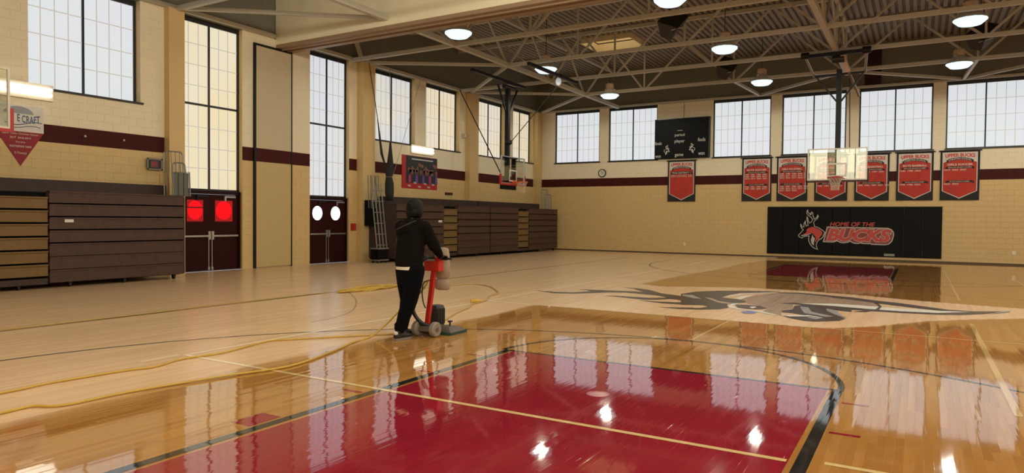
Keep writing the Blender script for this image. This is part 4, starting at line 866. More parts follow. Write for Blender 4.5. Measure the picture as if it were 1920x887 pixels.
# guard rails stored upright on the bleacher ends
def guard_rail(x, y0, y1, z0, z1, bars, lean, label, material='rail', group='guard rails stored on the bleacher ends'):
    t = thing('guard_rail', (x, (y0 + y1) / 2, z0), label, 'railing', group)
    m = MB(); P = [(x, y0, z0), (x - lean, y0 + 0.04, z1 - 0.05), (x - lean, y0 + 0.09, z1), (x - lean, y1 - 0.09, z1), (x - lean, y1 - 0.04, z1 - 0.05), (x, y1, z0)]
    m.tube(P, 0.018, 6, closed=True); m.build('frame', M[material], t)
    for k in range(1, bars + 1):
        y = y0 + (y1 - y0) * k / (bars + 1); m = MB(); m.cyl((x, y, z0), (x - lean, y, z1), 0.011, n=6); m.build('bar', M[material], t)
guard_rail(-16.62, 10.62, 11.22, 2.1, 3.24, 4, 0.1, 'tallest grey guard rail on the near bleacher end')
guard_rail(-16.5, 10.78, 11.2, 2.1, 2.95, 3, 0.08, 'middle grey guard rail on the near bleacher end')
t = thing('guard_rail', (-16.38, 10.95, 2.08), 'shortest dark grey guard rail with solid slats on the near bleacher end', 'railing', 'guard rails stored on the bleacher ends')
for k in range(3):
    m = MB(); m.box(-16.42, -16.38, 10.70 + k * 0.15, 10.83 + k * 0.15, 2.08, 2.68); m.build('slat', M['rail_dark'], t)
m = MB(); m.tube([(-16.36, 10.68, 2.08), (-16.36, 10.68, 2.68), (-16.36, 11.14, 2.7), (-16.36, 11.16, 2.08)], 0.02, 6); m.build('frame', M['rail'], t)
guard_rail(-16.6, 31.0, 31.75, 2.1, 3.1, 4, 0.06, 'tall grey guard rail on the far bleacher end by the corner')
guard_rail(-16.45, 31.2, 31.8, 2.1, 2.85, 4, 0.05, 'low grey guard rail on the far bleacher end by the corner')
# tall rack of rails standing before the far bleachers
t = thing('rail_rack', (-16.2, 18.35, 0), 'tall grey steel rack of ladder-like rails standing at the near end of the far bleachers', 'rack')
for k in range(4):
    y = 18.03 + 0.17 * k; m = MB(); m.cyl((-16.12, y + 0.05, 0.5), (-16.35, y - 0.02, 2.75 - 0.0 * k), 0.02, n=6); m.build('upright', M['rail'], t)
for k in range(6):
    z = 0.62 + 0.38 * k; xo = -16.1 - 0.25 * (z - 0.62) / 2.13; m = MB(); m.cyl((xo, 18.06, z), (xo, 18.6, z), 0.016, n=6); m.build('rung', M['rail'], t)
for k in range(3):
    y = 18.02 + 0.2 * k; m = MB(); m.tube([(-16.45, y, 1.9), (-16.5, y, 3.05), (-16.5, y + 0.13, 3.05), (-16.45, y + 0.13, 1.9)], 0.014, 6); m.build('hoop_rail', M['rail_dark'], t)
m = MB(); m.box(-16.38, -16.04, 18.06, 18.56, 0.12, 0.48); m.build('base_box', M['under'], t)
m = MB(); m.box(-16.4, -16.02, 18.04, 18.58, 0.48, 0.52); m.box(-16.4, -16.02, 18.04, 18.58, 0.08, 0.12); m.build('base_frame', M['rail'], t)
for yy in (18.1, 18.52):
    m = MB(); m.cyl((-16.1, yy - 0.02, 0.045), (-16.1, yy + 0.02, 0.045), 0.045, n=10); m.cyl((-16.32, yy - 0.02, 0.045), (-16.32, yy + 0.02, 0.045), 0.045, n=10); m.build('caster', M['m_black'], t)
m = MB(); m.box(-17.1, -16.75, 18.5, 18.68, 1.28, 2.2); tag(m.build('equipment_case', M['under']), 'black equipment case against the pilaster behind the rail rack', 'case')
m = MB(); m.box(LEFT_X, LEFT_X + 0.09, 19.1, 19.32, 2.72, 3.02); tag(m.build('control_box', M['grey_box']), 'small grey control box on the wall above the rail rack', 'box')
# bunched net hanging above
t = thing('hanging_net', (-16.6, 19.25, 2.2), 'black bunched divider net hanging in a tied bundle above the rail rack', 'net')
m = MB(); m.loft([(-16.6, 19.28, 2.2, 0.13, 0.11), (-16.6, 19.27, 2.45, 0.17, 0.15), (-16.6, 19.26, 2.8, 0.17, 0.16), (-16.6, 19.24, 3.05, 0.12, 0.11), (-16.6, 19.26, 3.3, 0.17, 0.16), (-16.6, 19.3, 3.6, 0.12, 0.1), (-16.62, 19.33, 4.0, 0.07, 0.06), (-16.64, 19.35, 4.35, 0.03, 0.03)], 14)
m.build('bundle', M['net_black'], t, smooth=True)
m = MB(); m.tube([(-16.6 + 0.13 * math.cos(a), 19.24 + 0.12 * math.sin(a), 3.05) for a in np.linspace(0, 2 * PI, 16, endpoint=False)], 0.012, 5, closed=True); m.build('tie', M['rail'], t)
m = MB(); m.tube([(-17.1, 18.72, 7.1), (-16.95, 19.0, 5.2), (-16.85, 19.12, 3.9), (-16.68, 19.2, 3.3)], [0.012, 0.014, 0.05, 0.02], 6); m.build('gathered_strand', M['net_black'], t)
m = MB(); m.cyl((-16.64, 19.35, 4.3), (-16.9, 19.6, 7.1), 0.01, n=5); m.build('lift_cable', M['tan_cable'], t)
m = MB(); m.cyl((-16.55, 19.4, 3.1), (-17.1, 21.65, 7.0), 0.008, n=5); m.build('lift_cable', M['tan_cable'], t)

# ================================================================== LEFT WALL FITTINGS
RY, UZ = (0, 1, 0), (0, 0, 1); XW = LEFT_X + 0.004
def on_left(y0, y1, z0, z1, dep, d0=0.0025): m = MB(); m.box(LEFT_X + d0, LEFT_X + d0 + dep, y0, y1, z0, z1); return m
t = thing('team_poster', (LEFT_X, 22.03, 2.75), 'red and black team photo poster on the left wall under the tube light', 'poster')
on_left(20.9, 23.17, 2.75, 4.05, 0.02).build('backing', M['poster_red'], t)
on_left(21.14, 23.16, 2.97, 4.04, 0.004, 0.02).build('photo', M['poster_dark'], t)
XP = LEFT_X + 0.026
random.seed(4)
for k in range(17):
    y = 21.32 + k * 0.108; z = 3.60 + random.uniform(-0.17, 0.15); w_ = 0.085
    m = MB(); m.prism([(XP - 0.001, y + 0.062 * math.cos(a), z + 0.078 * math.sin(a)) for a in np.linspace(0, 2 * PI, 12, endpoint=False)], (0.001, 0, 0)); m.build('printed_figure', M['poster_skin'], t)
    if k % 4 == 0:
        m = MB(); c = M['poster_pink'] if k in (0, 12) else M['poster_violet']; y += 0.06
        m.prism([(XP, y - w_, 2.99), (XP, y + w_, 2.99), (XP, y + w_ * 0.7, 3.28), (XP, y - w_ * 0.7, 3.30)], (0.001, 0, 0)); m.build('printed_figure', c, t)
    m = MB(); m.prism([(XP - 0.001, y - 0.03, 3.3), (XP - 0.001, y + 0.04, 3.3), (XP - 0.001, y + 0.06, 3.5), (XP - 0.001, y - 0.06, 3.5)], (0.001, 0, 0)); m.build('printed_figure', M['poster_skin'] if k % 3 else M['poster_dark'], t)
m = MB(); m.box(XP, XP + 0.002, 21.5, 22.88, 3.90, 3.945); m.build('title_strip', M['score_white'], t)
for y, z in ((21.35, 2.85), (21.7, 2.98), (21.98, 2.83), (22.35, 2.96), (22.58, 2.83), (22.88, 2.95)):
    m = MB(); m.box(XP, XP + 0.002, y - 0.1, y + 0.08, z + 0.012, z + 0.035); m.box(XP, XP + 0.002, y - 0.08, y + 0.11, z - 0.025, z - 0.002); m.build('name_strip', M['score_white'], t)
def tube_light(y0, y1, z0, z1, label):
    t = thing('tube_light', (LEFT_X, (y0 + y1) / 2, z0), label, 'lamp')
    on_left(y0, y1, z0 - 0.05, z1 + 0.05, 0.06).build('housing', M['fixture'], t)
    for k in range(2):
        z = z0 + (z1 - z0) * (0.27 + 0.48 * k); m = MB(); m.cyl((LEFT_X + 0.10, y0 + 0.03, z), (LEFT_X + 0.10, y1 - 0.06, z), 0.042, n=10); m.build('tube', M['tube_glow'], t, smooth=True)
    return t
tube_light(21.42, 22.86, 4.19, 4.44, 'lit twin tube light on the left wall above the team poster')
tube_light(6.85, 8.36, 4.24, 4.5, 'lit twin tube light on the left wall above the pennant')
# pennant
t = thing('pennant', (LEFT_X, 7.69, 2.66), 'pennant with white top and red point on the left wall behind the near hoop', 'pennant')
m = MB(); m.prism([(LEFT_X + 0.002, 7.2, 4.02), (LEFT_X + 0.002, 7.2, 3.43), (LEFT_X + 0.002, 8.17, 3.43), (LEFT_X + 0.002, 8.17, 4.02)], (0.012, 0, 0)); m.build('white_field', M['pennant_white'], t)
m = MB(); m.prism([(LEFT_X + 0.002, 7.2, 3.43), (LEFT_X + 0.002, 7.69, 2.66), (LEFT_X + 0.002, 8.17, 3.43)], (0.012, 0, 0)); m.build('red_point', M['pennant_red'], t)
XQ = LEFT_X + 0.015
text('lettering', 'E CRAFT', (XQ, 7.86, 3.74), RY, UZ, 0.46, 0.17, M['pennant_blue'], t, 0.001, offset=0.02, arc=-0.03)
m = MB(); m.prism([(XQ, 7.66 + 0.3 * math.cos(a), 3.83 + 0.16 * math.sin(a)) for a in np.linspace(0, PI, 16)], (0.001, 0, 0)); m.build('blue_dome', mat('pennant_pale_blue', (0.28, 0.30, 0.33), 0.7), t)
m = MB(); m.tube([(XQ + 0.001, 7.38 + 0.75 * k / 10, 3.62 - 0.045 * math.sin(k * 0.55)) for k in range(11)], 0.009, 4); m.tube([(XQ + 0.001, 7.5 + 0.6 * k / 10, 3.54 - 0.03 * math.sin(k * 0.5 + 1)) for k in range(11)], 0.007, 4); m.build('blue_swash', M['pennant_blue'], t)
for s, wd, z, hh in (('upper bucks Christian School', 0.72, 3.375, 0.05), ('2017  2018-2019', 0.42, 3.29, 0.045), ('Varsity', 0.2, 3.19, 0.05), ('tournament team', 0.44, 3.10, 0.05), ('5-Time(s)', 0.24, 2.945, 0.065)): text('lettering', s, (XQ, 7.69, z), RY, UZ, wd, hh, M['ink_white'], t, 0.002)
for y in (9.06, 10.0):
    m = MB(); m.cyl((LEFT_X, y, 3.45), (LEFT_X + 0.07, y, 3.47), 0.03, n=8); tag(m.build('wall_hook', M['steel']), 'small steel hook on the maroon stripe, ' + ('nearer the pennant' if y < 9.5 else 'nearer the framed exit sign'), 'hook')
t = thing('exit_sign', (LEFT_X, 10.79, 2.76), 'caged red EXIT sign on the left wall above the near bleacher end', 'sign')
on_left(10.62, 10.97, 2.82, 3.03, 0.08).build('housing', M['poster_dark'], t)
on_left(10.69, 10.9, 2.84, 3.01, 0.003, 0.08).build('face', M['sign_pink'], t)
text('lettering', 'EXIT', (LEFT_X + 0.083, 10.795, 2.925), RY, UZ, 0.18, 0.11, M['poster_red'], t, 0.001, offset=0.02)
m = MB()
for z in (2.79, 3.06): m.box(LEFT_X + 0.09, LEFT_X + 0.1, 10.58, 11.01, z - 0.018, z + 0.018)
for y in (10.6, 10.99): m.box(LEFT_X + 0.09, LEFT_X + 0.1, y - 0.018, y + 0.018, 2.77, 3.08)
m.build('cage', M['grey_box'], t)
m = MB(); m.box(LEFT_X + 0.0, LEFT_X + 0.06, 18.12, 18.34, 1.12, 1.36); tag(m.build('fire_alarm', M['bpad_red']), 'small red fire alarm box beside the pilaster by the round-paned doors', 'alarm')
m = MB(); m.box(LEFT_X, LEFT_X + 0.05, 23.75, 24.25, 2.58, 2.68); tag(m.build('wall_sign', M['maroon_panel']), 'small dark red plate on the left wall right of the poster', 'sign')
t = thing('wall_sign', (LEFT_X, 28.95, 3.02), 'black sign with a white line of print under the side hoop board', 'sign')
on_left(28.2, 29.7, 3.02, 3.25, 0.03).build('plate', M['board_black'], t); on_left(28.3, 29.6, 3.07, 3.13, 0.002, 0.03).build('print_line', M['score_white'], t)
t = thing('wall_sensor', (LEFT_X, 25.06, 5.12), 'small brass sensor box on the left wall between the middle windows', 'sensor')
m = MB(); m.box(LEFT_X, LEFT_X + 0.12, 24.98, 25.14, 5.12, 5.3); m.build('body', M['ballast'], t); m = MB(); m.cyl((LEFT_X + 0.12, 25.06, 5.21), (LEFT_X + 0.15, 25.06, 5.21), 0.05, n=10); m.build('lens', M['alu'], t)

# ================================================================== BACK WALL FITTINGS
RX = (1, 0, 0)
YW = BACK_Y - 0.008
STAG = {'outline': [(258,70),(268,120),(300,165),(312,128),(332,116),(352,145),(356,190),(378,248),(412,225),(432,165),(452,208),(432,252),(388,292),(366,330),(380,352),(384,395),(432,405),(492,440),(542,476),(566,502),(556,542),(540,590),(510,632),(466,658),(440,692),(424,742),(430,790),(454,842),(400,826),(350,796),(304,740),(280,682),(274,622),(288,588),(240,590),(190,604),(168,630),(120,616),(90,580),(110,545),(150,500),(176,464),(150,440),(130,396),(128,345),(154,370),(166,404),(188,408),(186,360),(200,320),(222,278),(226,348),(238,386),(262,372),(252,330),(236,268),(238,204),(266,232),(272,282),(292,328),(322,308),(340,268),(310,226),(260,190),(234,150),(236,108)],
  'inner': [(254,105),(262,135),(300,182),(322,180),(325,140),(340,150),(345,200),(372,268),(418,238),(438,205),(420,248),(376,288),(356,332),(368,356),(372,405),(430,418),(485,452),(532,484),(550,505),(542,540),(526,584),(500,620),(456,648),(428,688),(412,740),(416,786),(432,822),(400,812),(358,784),(316,732),(294,680),(288,622),(300,574),(240,577),(184,592),(162,616),(126,604),(106,580),(122,552),(162,505),(192,462),(164,436),(144,396),(140,374),(158,414),(198,420),(200,362),(214,325),(214,352),(232,400),(276,380),(266,330),(248,268),(248,228),(258,284),(286,342),(330,318),(354,268),(320,216),(268,180),(246,146)],
  'red': [(212,520),(236,470),(270,432),(340,405),(400,425),(460,450),(500,482),(520,512),(510,560),(476,600),(466,640),(432,650),(406,700),(392,680),(412,622),(382,572),(342,522),(290,545),(200,562),(178,545)],
  'mask': [(200,500),(240,470),(248,500),(215,535),(180,545)],
  'white': [(345,545),(358,590),(392,622),(376,700),(378,765),(332,722),(320,650),(336,600)],
  'jaw': [(150,565),(200,560),(290,545),(320,528),(318,545),(240,570),(180,580),(150,590)]}
def stag(root, O, Rt, Up, h, cols, lift=0.002, parts=('outline', 'inner', 'red', 'mask', 'white', 'jaw')):
    O, Rt, Up = Vector(O), Vector(Rt), Vector(Up); N = Rt.cross(Up)
    if N.y > 0: N = -N
    for k, p in enumerate(parts):
        pts = [(x, y) for x, y in STAG[p]]; tri = tessellate_polygon([[Vector((x, -y, 0)) for x, y in pts]])
        mb = MB(); vs = [O + Rt * ((x - 328) / 772 * h) + Up * ((456 - y) / 772 * h) + N * (lift + 0.0012 * k) for x, y in pts]
        for tr in tri:
            a, b, c = (vs[i] for i in tr)
            if (b - a).cross(c - a).dot(N) < 0: tr = tr[::-1]
            mb.add([vs[i] for i in tr], [(0, 1, 2)])
        mb.build('stag_print', M[cols[p]], root)
# wall pad of ten vinyl panels
PX0, PX1, PZ0, PZ1 = -5.80, 0.77, 0.16, 2.22
t = thing('wall_pad', ((PX0 + PX1) / 2, BACK_Y, PZ0), 'long black wall pad reading HOME OF THE BUCKS under the main hoop', 'wall pad')
n = 10; pw = (PX1 - PX0) / n
for k in range(n):
    a, b = PX0 + k * pw + 0.004, PX0 + (k + 1) * pw - 0.004; y0, y1, e = BACK_Y - 0.06, BACK_Y, 0.02; m = MB()
    m.add([(a, y1, PZ0), (b, y1, PZ0), (b, y1, PZ1), (a, y1, PZ1), (a, y0 + e, PZ0), (b, y0 + e, PZ0), (b, y0 + e, PZ1), (a, y0 + e, PZ1), (a + e, y0, PZ0 + e), (b - e, y0, PZ0 + e), (b - e, y0, PZ1 - e), (a + e, y0, PZ1 - e)],
          [(8, 9, 10, 11), (4, 5, 9, 8), (5, 6, 10, 9), (6, 7, 11, 10), (7, 4, 8, 11), (0, 1, 5, 4), (1, 2, 6, 5), (2, 3, 7, 6), (3, 0, 4, 7)]); m.build('pad_panel', M['pad_black'], t)
YP = BACK_Y - 0.061
def at_pad(px, py): return (-5.80 + (px - 1437.5) / (1766 - 1437.5) * 6.57, 2.22 - (py - 387.5) / (480 - 387.5) * 2.06)
sx = 6.57 / 328.5; sxc = at_pad(1495 + 328 / 9.86, 385 + 456 / 9.86)
stag(t, (sxc[0], YP, sxc[1]), RX, UZ, 772 / 9.86 * 0.0222, {'outline': 'pad_grey', 'inner': 'pad_black', 'red': 'pad_red', 'mask': 'pad_black', 'white': 'pad_grey', 'jaw': 'pad_grey'})
def pad_text(body, x0, x1, z0, z1, material, lift, shear, offset, ref): text('lettering', body, ((x0 + x1) / 2, YP, (z0 + z1) / 2), RX, UZ, x1 - x0, z1 - z0, M[material], t, lift, shear, offset, ref)
x0, zt = at_pad(1564, 416.5); x1, zb = at_pad(1649, 424.5); pad_text('HOME OF THE', x0, x1, zb, zt, 'pad_red', 0.002, 0.25, 0.02, ('HOME OF THE', 0.25, 0.02, 1.0))
BUCKS_SHAPE = [(218,298),(440,301),(482,316),(522,303),(800,304),(1100,306),(1560,311),(1640,338),(1692,400),(1697,462),(1682,540),(1655,612),(1595,668),(1500,690),(1205,682),(1188,664),(1160,674),(1010,670),(990,656),(940,672),(860,674),(795,655),(748,624),(705,652),(600,668),(520,656),(455,624),(400,648),(350,656),(130,650)]
BUCKS_INNER = [(236,318),(436,321),(482,338),(524,323),(800,324),(1100,326),(1556,330),(1628,354),(1672,404),(1676,460),(1662,534),(1636,600),(1584,650),(1498,670),(1214,662),(1190,640),(1152,654),(1018,650),(992,634),(936,652),(866,654),(806,638),(748,600),(696,634),(602,648),(528,636),(456,600),(394,628),(348,636),(158,630)]
def pad_shape(name, pts, material, lift):
    P = [at_pad(1540 + x / 11.825, 400 + y / 11.825) for x, y in pts]
    m = MB(); tri = tessellate_polygon([[Vector((x, z, 0)) for x, z in P]])
    for t3 in tri:
        a, b, c = (P[i] for i in t3)
        if (b[0] - a[0]) * (c[1] - a[1]) - (b[1] - a[1]) * (c[0] - a[0]) < 0: t3 = t3[::-1]
        m.add([(P[i][0], YP - lift, P[i][1]) for i in t3], [(0, 1, 2)])
    m.build(name, M[material], t)
pad_shape('print_outline', BUCKS_SHAPE, 'pad_grey', 0.002); pad_shape('print_field', BUCKS_INNER, 'pad_red_dark', 0.0032)
ref = ('BUCKS', 0.25, 0.055, 1.0); x0, zt = at_pad(1558.5, 429); x1, zb = at_pad(1679.5, 452.5)
for off, mt, lf in ((0.078, 'pad_grey', 0.0044), (0.052, 'pad_red', 0.0056)): text('lettering', 'BUCKS', ((x0 + x1) / 2, YP, (zb + zt) / 2), RX, UZ, x1 - x0, zt - zb, M[mt], t, lf, 0.25, off, ref, 0.0, 1.0)
x0, zt = at_pad(1666, 473.5); x1, zb = at_pad(1685, 475.5)
for dz in (0, 0.05): 
    m = MB(); m.box(x0, x1, YP - 0.002, YP, zb - dz, zb - dz + 0.03); m.build('print_line', M['pad_grey'], t)
for px in (1598, 1617):
    c = at_pad(px, 466); m = MB(); m.box(c[0] - 0.06, c[0] + 0.06, BACK_Y - 0.064, BACK_Y - 0.05, c[1] - 0.11, c[1] + 0.1); m.build('outlet_cutout', M['board_black'], t)
# scoreboard
t = thing('scoreboard', (-9.67, BACK_Y, 4.49), 'large black scoreboard on the back wall between the windows', 'scoreboard')
SX0, SX1, SZ0, SZ1 = -10.96, -8.37, 4.49, 6.37
m = MB(); m.box(SX0, SX1, BACK_Y - 0.2, BACK_Y - 0.0025, SZ0, SZ1); m.build('cabinet', M['board_black'], t)
m = MB(); m.box(SX1 - 0.03, SX1 + 0.01, BACK_Y - 0.21, BACK_Y - 0.19, SZ0, SZ1); m.box(SX0, SX1, BACK_Y - 0.21, BACK_Y - 0.19, SZ1 - 0.03, SZ1); m.build('edge_trim', mat('scoreboard_trim', (0.03, 0.03, 0.03), 0.3), t)
YS = BACK_Y - 0.201
def at_sc(u, v): return (SX0 + (u - 28) / (560 - 28) * (SX1 - SX0), SZ1 - (v - 30) / (430 - 30) * (SZ1 - SZ0))
for body, u, v, wu, hv in (('period', 276, 200, 96, 36), ('player', 276, 262, 98, 40), ('game', 272, 402, 84, 34), ('fouls', 66, 272, 66, 32), ('fouls', 488, 252, 72, 36), ('won', 64, 406, 56, 24), ('won', 487, 391, 60, 26)):
    x, z = at_sc(u, v); text('lettering', body, (x, YS, z), RX, UZ, wu / 532 * 2.59, hv / 400 * 1.88, M['score_white'], t, 0.001, offset=0.015)
x, z = at_sc(278, 153); m = MB(); m.box(x - 0.12, x + 0.12, YS - 0.002, YS, z - 0.012, z + 0.012); m.build('print_line', M['score_white'], t)
for u, v, fl in ((150, 340, -1), (398, 332, 1)):
    x, z = at_sc(u, v); stag(t, (x, YS, z), (fl, 0, 0), UZ, 0.48, {'outline': 'score_white', 'red': 'board_black', 'white': 'score_white'}, 0.001, ('outline', 'red', 'white'))
m = MB(); m.cyl((-9.62, BACK_Y - 0.02, SZ1), (-9.62, BACK_Y - 0.02, 7.1), 0.015, n=6); m.build('conduit', M['tan_cable'], t)
# clock
t = thing('wall_clock', (-13.72, BACK_Y, 3.68), 'round white wall clock with black rim under the first windows', 'clock')
m = MB(); m.lathe((-13.72, BACK_Y, 3.91), [(0.165, -0.04), (0.18, -0.05), (0.205, -0.05), (0.21, 0.0)], 28, axis='y'); m.build('rim', M['black_metal'], t)
m = MB(); m.cyl((-13.72, BACK_Y - 0.042, 3.91), (-13.72, BACK_Y - 0.036, 3.91), 0.168, n=28); m.build('face', M['clock_face'], t)
for dx, dz in ((0.07, 0.05), (-0.04, 0.11)):
    m = MB(); m.beam((-13.72, BACK_Y - 0.045, 3.91), (-13.72 + dx, BACK_Y - 0.045, 3.91 + dz), 0.012); m.build('hand', M['black_metal'], t)
# outlets
for x, lb in ((-9.5, 'small pale outlet plate low on the back wall left of the pad'), (3.09, 'small pale outlet plate low on the back wall right of the pad')):
    m = MB(); m.box(x - 0.055, x + 0.055, BACK_Y - 0.012, BACK_Y, 0.40, 0.54); m.box(x - 0.02, x + 0.02, BACK_Y - 0.016, BACK_Y - 0.012, 0.43, 0.46); m.box(x - 0.02, x + 0.02, BACK_Y - 0.016, BACK_Y - 0.012, 0.48, 0.51); tag(m.build('outlet_plate', M['fixture']), lb, 'outlet')
# championship banners
REG, LGE = 'REGULAR SEASON CHAMPS', 'BCCAC LEAGUE CHAMPS'
def banner(x0, x1, sport, reg, lge, label, district=False):
    z1, z0 = 4.39, 2.47; xc = (x0 + x1) / 2; W_ = x1 - x0
    t = thing('championship_banner', (xc, BACK_Y, z0), label, 'banner', 'red championship banners on the back wall')
    ph = random.uniform(0, 6)
    def wave(x, z): return 0.013 * math.sin((x - x0) * 7.5 + ph) * (z1 - z) / (z1 - z0) + 0.008 * math.sin((x - x0) * 13 + z * 2 + ph)
    YF = BACK_Y - 0.045
    def sheet(name, inside, dy, material, nx=24, nz=24, ext=(x0, x1, z0, z1)):
        a, b, c, d = ext; m = MB(); X = np.linspace(a, b, nx + 1); vs = []; top, bot = inside
        for j in range(nz + 1):
            for x in X: z = bot(x) + (top(x) - bot(x)) * j / nz; vs.append((x, YF - dy + wave(x, z), z))
        m.add(vs, [(j * (nx + 1) + i, j * (nx + 1) + i + 1, (j + 1) * (nx + 1) + i + 1, (j + 1) * (nx + 1) + i) for j in range(nz) for i in range(nx)]); return m.build(name, M[material], t, smooth=True)
    sheet('backing_cloth', (lambda x: z1, lambda x: z0), 0, 'banner_black')
    a, b = x0 + 0.07, x1 - 0.07; hw = (b - a) / 2
    def pt(x, tip, sh): return tip + (sh - tip) * abs(x - xc) / hw
    sheet('white_border', (lambda x: z1 - 0.05, lambda x: pt(x, z0 + 0.06, z0 + 0.36)), 0.004, 'banner_white', ext=(a, b, 0, 0))
    e = 0.03
    sheet('red_field', (lambda x: 3.93 + 0.11 * (1 - ((x - xc) / hw) ** 2), lambda x: pt(x, z0 + 0.10, z0 + 0.385)), 0.008, 'banner_red', ext=(a + e, b - e, 0, 0))
    def line(body, z, wd, hh, material, arc_=0.0, off=0.0, lift=0.014, x=None):
        v, f = text_pts(body, 0, off); lo, hi = v.min(0), v.max(0); m = MB()
        px = (v[:, 0] - (lo[0] + hi[0]) / 2) / (hi[0] - lo[0]) * wd + (x if x is not None else xc); pz = (v[:, 1] - (lo[1] + hi[1]) / 2) / (hi[1] - lo[1]) * hh + z
        pz = pz + arc_ * (1 - ((px - xc) / (wd / 2)) ** 2)
        m.add([(p, YF - lift + wave(p, q), q) for p, q in zip(px, pz)], f); m.build('lettering', M[material], t)
    def ribbon(z, wd, hh, arc_=0.0, lift=0.011):
        nx = 16; X = np.linspace(xc - wd / 2, xc + wd / 2, nx + 1); m = MB(); vs = []
        for x in X:
            d = arc_ * (1 - ((x - xc) / (wd / 2)) ** 2); vs += [(x, YF - lift + wave(x, z), z + d - hh / 2), (x, YF - lift + wave(x, z), z + d + hh / 2)]
        m.add(vs, [(2 * i, 2 * i + 2, 2 * i + 3, 2 * i + 1) for i in range(nx)])
        for s in (-1, 1):
            x = xc + s * wd / 2; m.add([(x - s * 0.02, YF - lift + 0.001 + wave(x, z), z - hh * 0.8), (x + s * 0.06, YF - lift + 0.001 + wave(x, z), z - hh * 0.8), (x + s * 0.035, YF - lift + 0.001 + wave(x, z), z - hh * 0.3), (x + s * 0.06, YF - lift + 0.001 + wave(x, z), z + hh * 0.2), (x - s * 0.02, YF - lift + 0.001 + wave(x, z), z + hh * 0.2)], [(0, 1, 2, 3, 4)] if s > 0 else [(4, 3, 2, 1, 0)])
        m.build('ribbon', M['banner_black'], t)
    line('UPPER BUCKS', 4.20, 0.96 * W_ / 1.27, 0.145, 'ink_red', 0.025, 0.035)
    ribbon(4.02, 0.78 * W_ / 1.27, 0.095, 0.07); line('CHRISTIAN SCHOOL', 4.02, 0.74 * W_ / 1.27, 0.062, 'ink_white', 0.068, 0.012)
    if district:
        ribbon(3.82, 0.9 * W_ / 1.27, 0.12); line('PIAA DISTRICT 1', 3.82, 0.84 * W_ / 1.27, 0.075, 'ink_white', 0, 0.015)
        line('GIRLS VOLLEYBALL  2018', 3.71, 0.95 * W_ / 1.27, 0.045, 'ink_white'); line('BOYS VOLLEYBALL  2019', 3.645, 0.95 * W_ / 1.27, 0.045, 'ink_white')
    else:
        line(sport, 3.86, min(0.82, 0.075 * len(sport)) * W_ / 1.27, 0.08, 'ink_white', 0, 0.02)
        ribbon(3.75, 0.84 * W_ / 1.27, 0.08); line(REG, 3.75, 0.76 * W_ / 1.27, 0.04, 'ink_white', 0, 0.008)
        def years(rows, z):
            for r in rows:
                s = '  '.join(r); wd = 0.235 * len(r) * W_ / 1.27; line(s, z, wd, 0.062, 'ink_white', 0, 0.012, x=x0 + 0.13 + wd / 2); z -= 0.088
        years(reg, 3.655); ribbon(3.20, 0.84 * W_ / 1.27, 0.08); line(LGE, 3.20, 0.64 * W_ / 1.27, 0.04, 'ink_white', 0, 0.008); years(lge, 3.105)
    m = MB(); m.cyl((x0 - 0.06, BACK_Y - 0.06, z1 + 0.01), (x1 + 0.06, BACK_Y - 0.06, z1 + 0.01), 0.022, n=8); m.build('hanging_rod', M['banner_black'], t)
banner(-10.34, -9.02, '', [], [], 'red banner reading PIAA DISTRICT 1 alone under the scoreboard', True)
banner(-6.92, -5.65, 'BOYS SOCCER', [('1980', '1981', '1986', '1987'), ('1988', '1989', '2000', '2017'), ('2018', '2019', '2020', '2021')], [('1980', '1981', '1985', '1986'), ('1987', '1990', '2000', '2017')], 'red banner for BOYS SOCCER with rows of four years')
banner(-5.44, -4.18, 'GIRLS VOLLEYBALL', [('1986', '1988', '1989', '2008', '2009'), ('2010', '2011', '2012', '2013', '2014'), ('2015', '2016', '2017', '2018', '2019')], [('1986', '1987', '1988', '2007', '2008'), ('2009', '2010', '2012', '2014', '2015'), ('2017', '2019', '2020')], 'red banner for GIRLS VOLLEYBALL with rows of five years')
banner(-3.91, -2.63, 'GIRLS BASKETBALL', [('1985', '1986', '2019')], [('1985', '1986', '2019', '2020')], 'red banner mostly hidden behind the main backboard')
banner(-2.37, -1.10, 'BOYS BASKETBALL', [('1985', '1986', '1987', '2021')], [('1985', '1986', '1987', '2021', '2022')], 'red BASKETBALL banner half covered by the right edge of the main backboard')
banner(-0.85, 0.43, 'BOYS BASEBALL', [('1986', '1988', '2022')], [('1986', '1988', '2022')], 'red banner for BOYS BASEBALL, second from the right')
banner(0.655, 1.95, 'GIRLS SOCCER', [('2019', '2022', '2023')], [('2022', '2023')], 'red banner for GIRLS SOCCER, rightmost of the banners')
# ================================================================== FLOOR SANDING MACHINE
MX, MY = -5.62, 7.42
t = thing('floor_sander', (MX, MY + 0.15, 0), 'red upright floor sanding machine with green pad and tan dust bag, pushed by the person', 'machine')
m = MB(); m.box(MX - 0.235, MX + 0.255, MY + 0.06, MY + 0.44, 0.002, 0.035); m.build('pad', M['m_green'], t)
m = MB(); m.loft([], 3) if False else None
m.add([(MX - 0.22, MY + 0.07, 0.035), (MX + 0.24, MY + 0.07, 0.035), (MX + 0.24, MY + 0.43, 0.035), (MX - 0.22, MY + 0.43, 0.035), (MX - 0.17, MY + 0.1, 0.115), (MX + 0.19, MY + 0.1, 0.115), (MX + 0.2, MY + 0.36, 0.085), (MX - 0.17, MY + 0.36, 0.085)], [(0, 3, 2, 1), (4, 5, 6, 7), (0, 1, 5, 4), (1, 2, 6, 5), (2, 3, 7, 6), (3, 0, 4, 7)]); m.build('pad_housing', M['m_grey'], t)
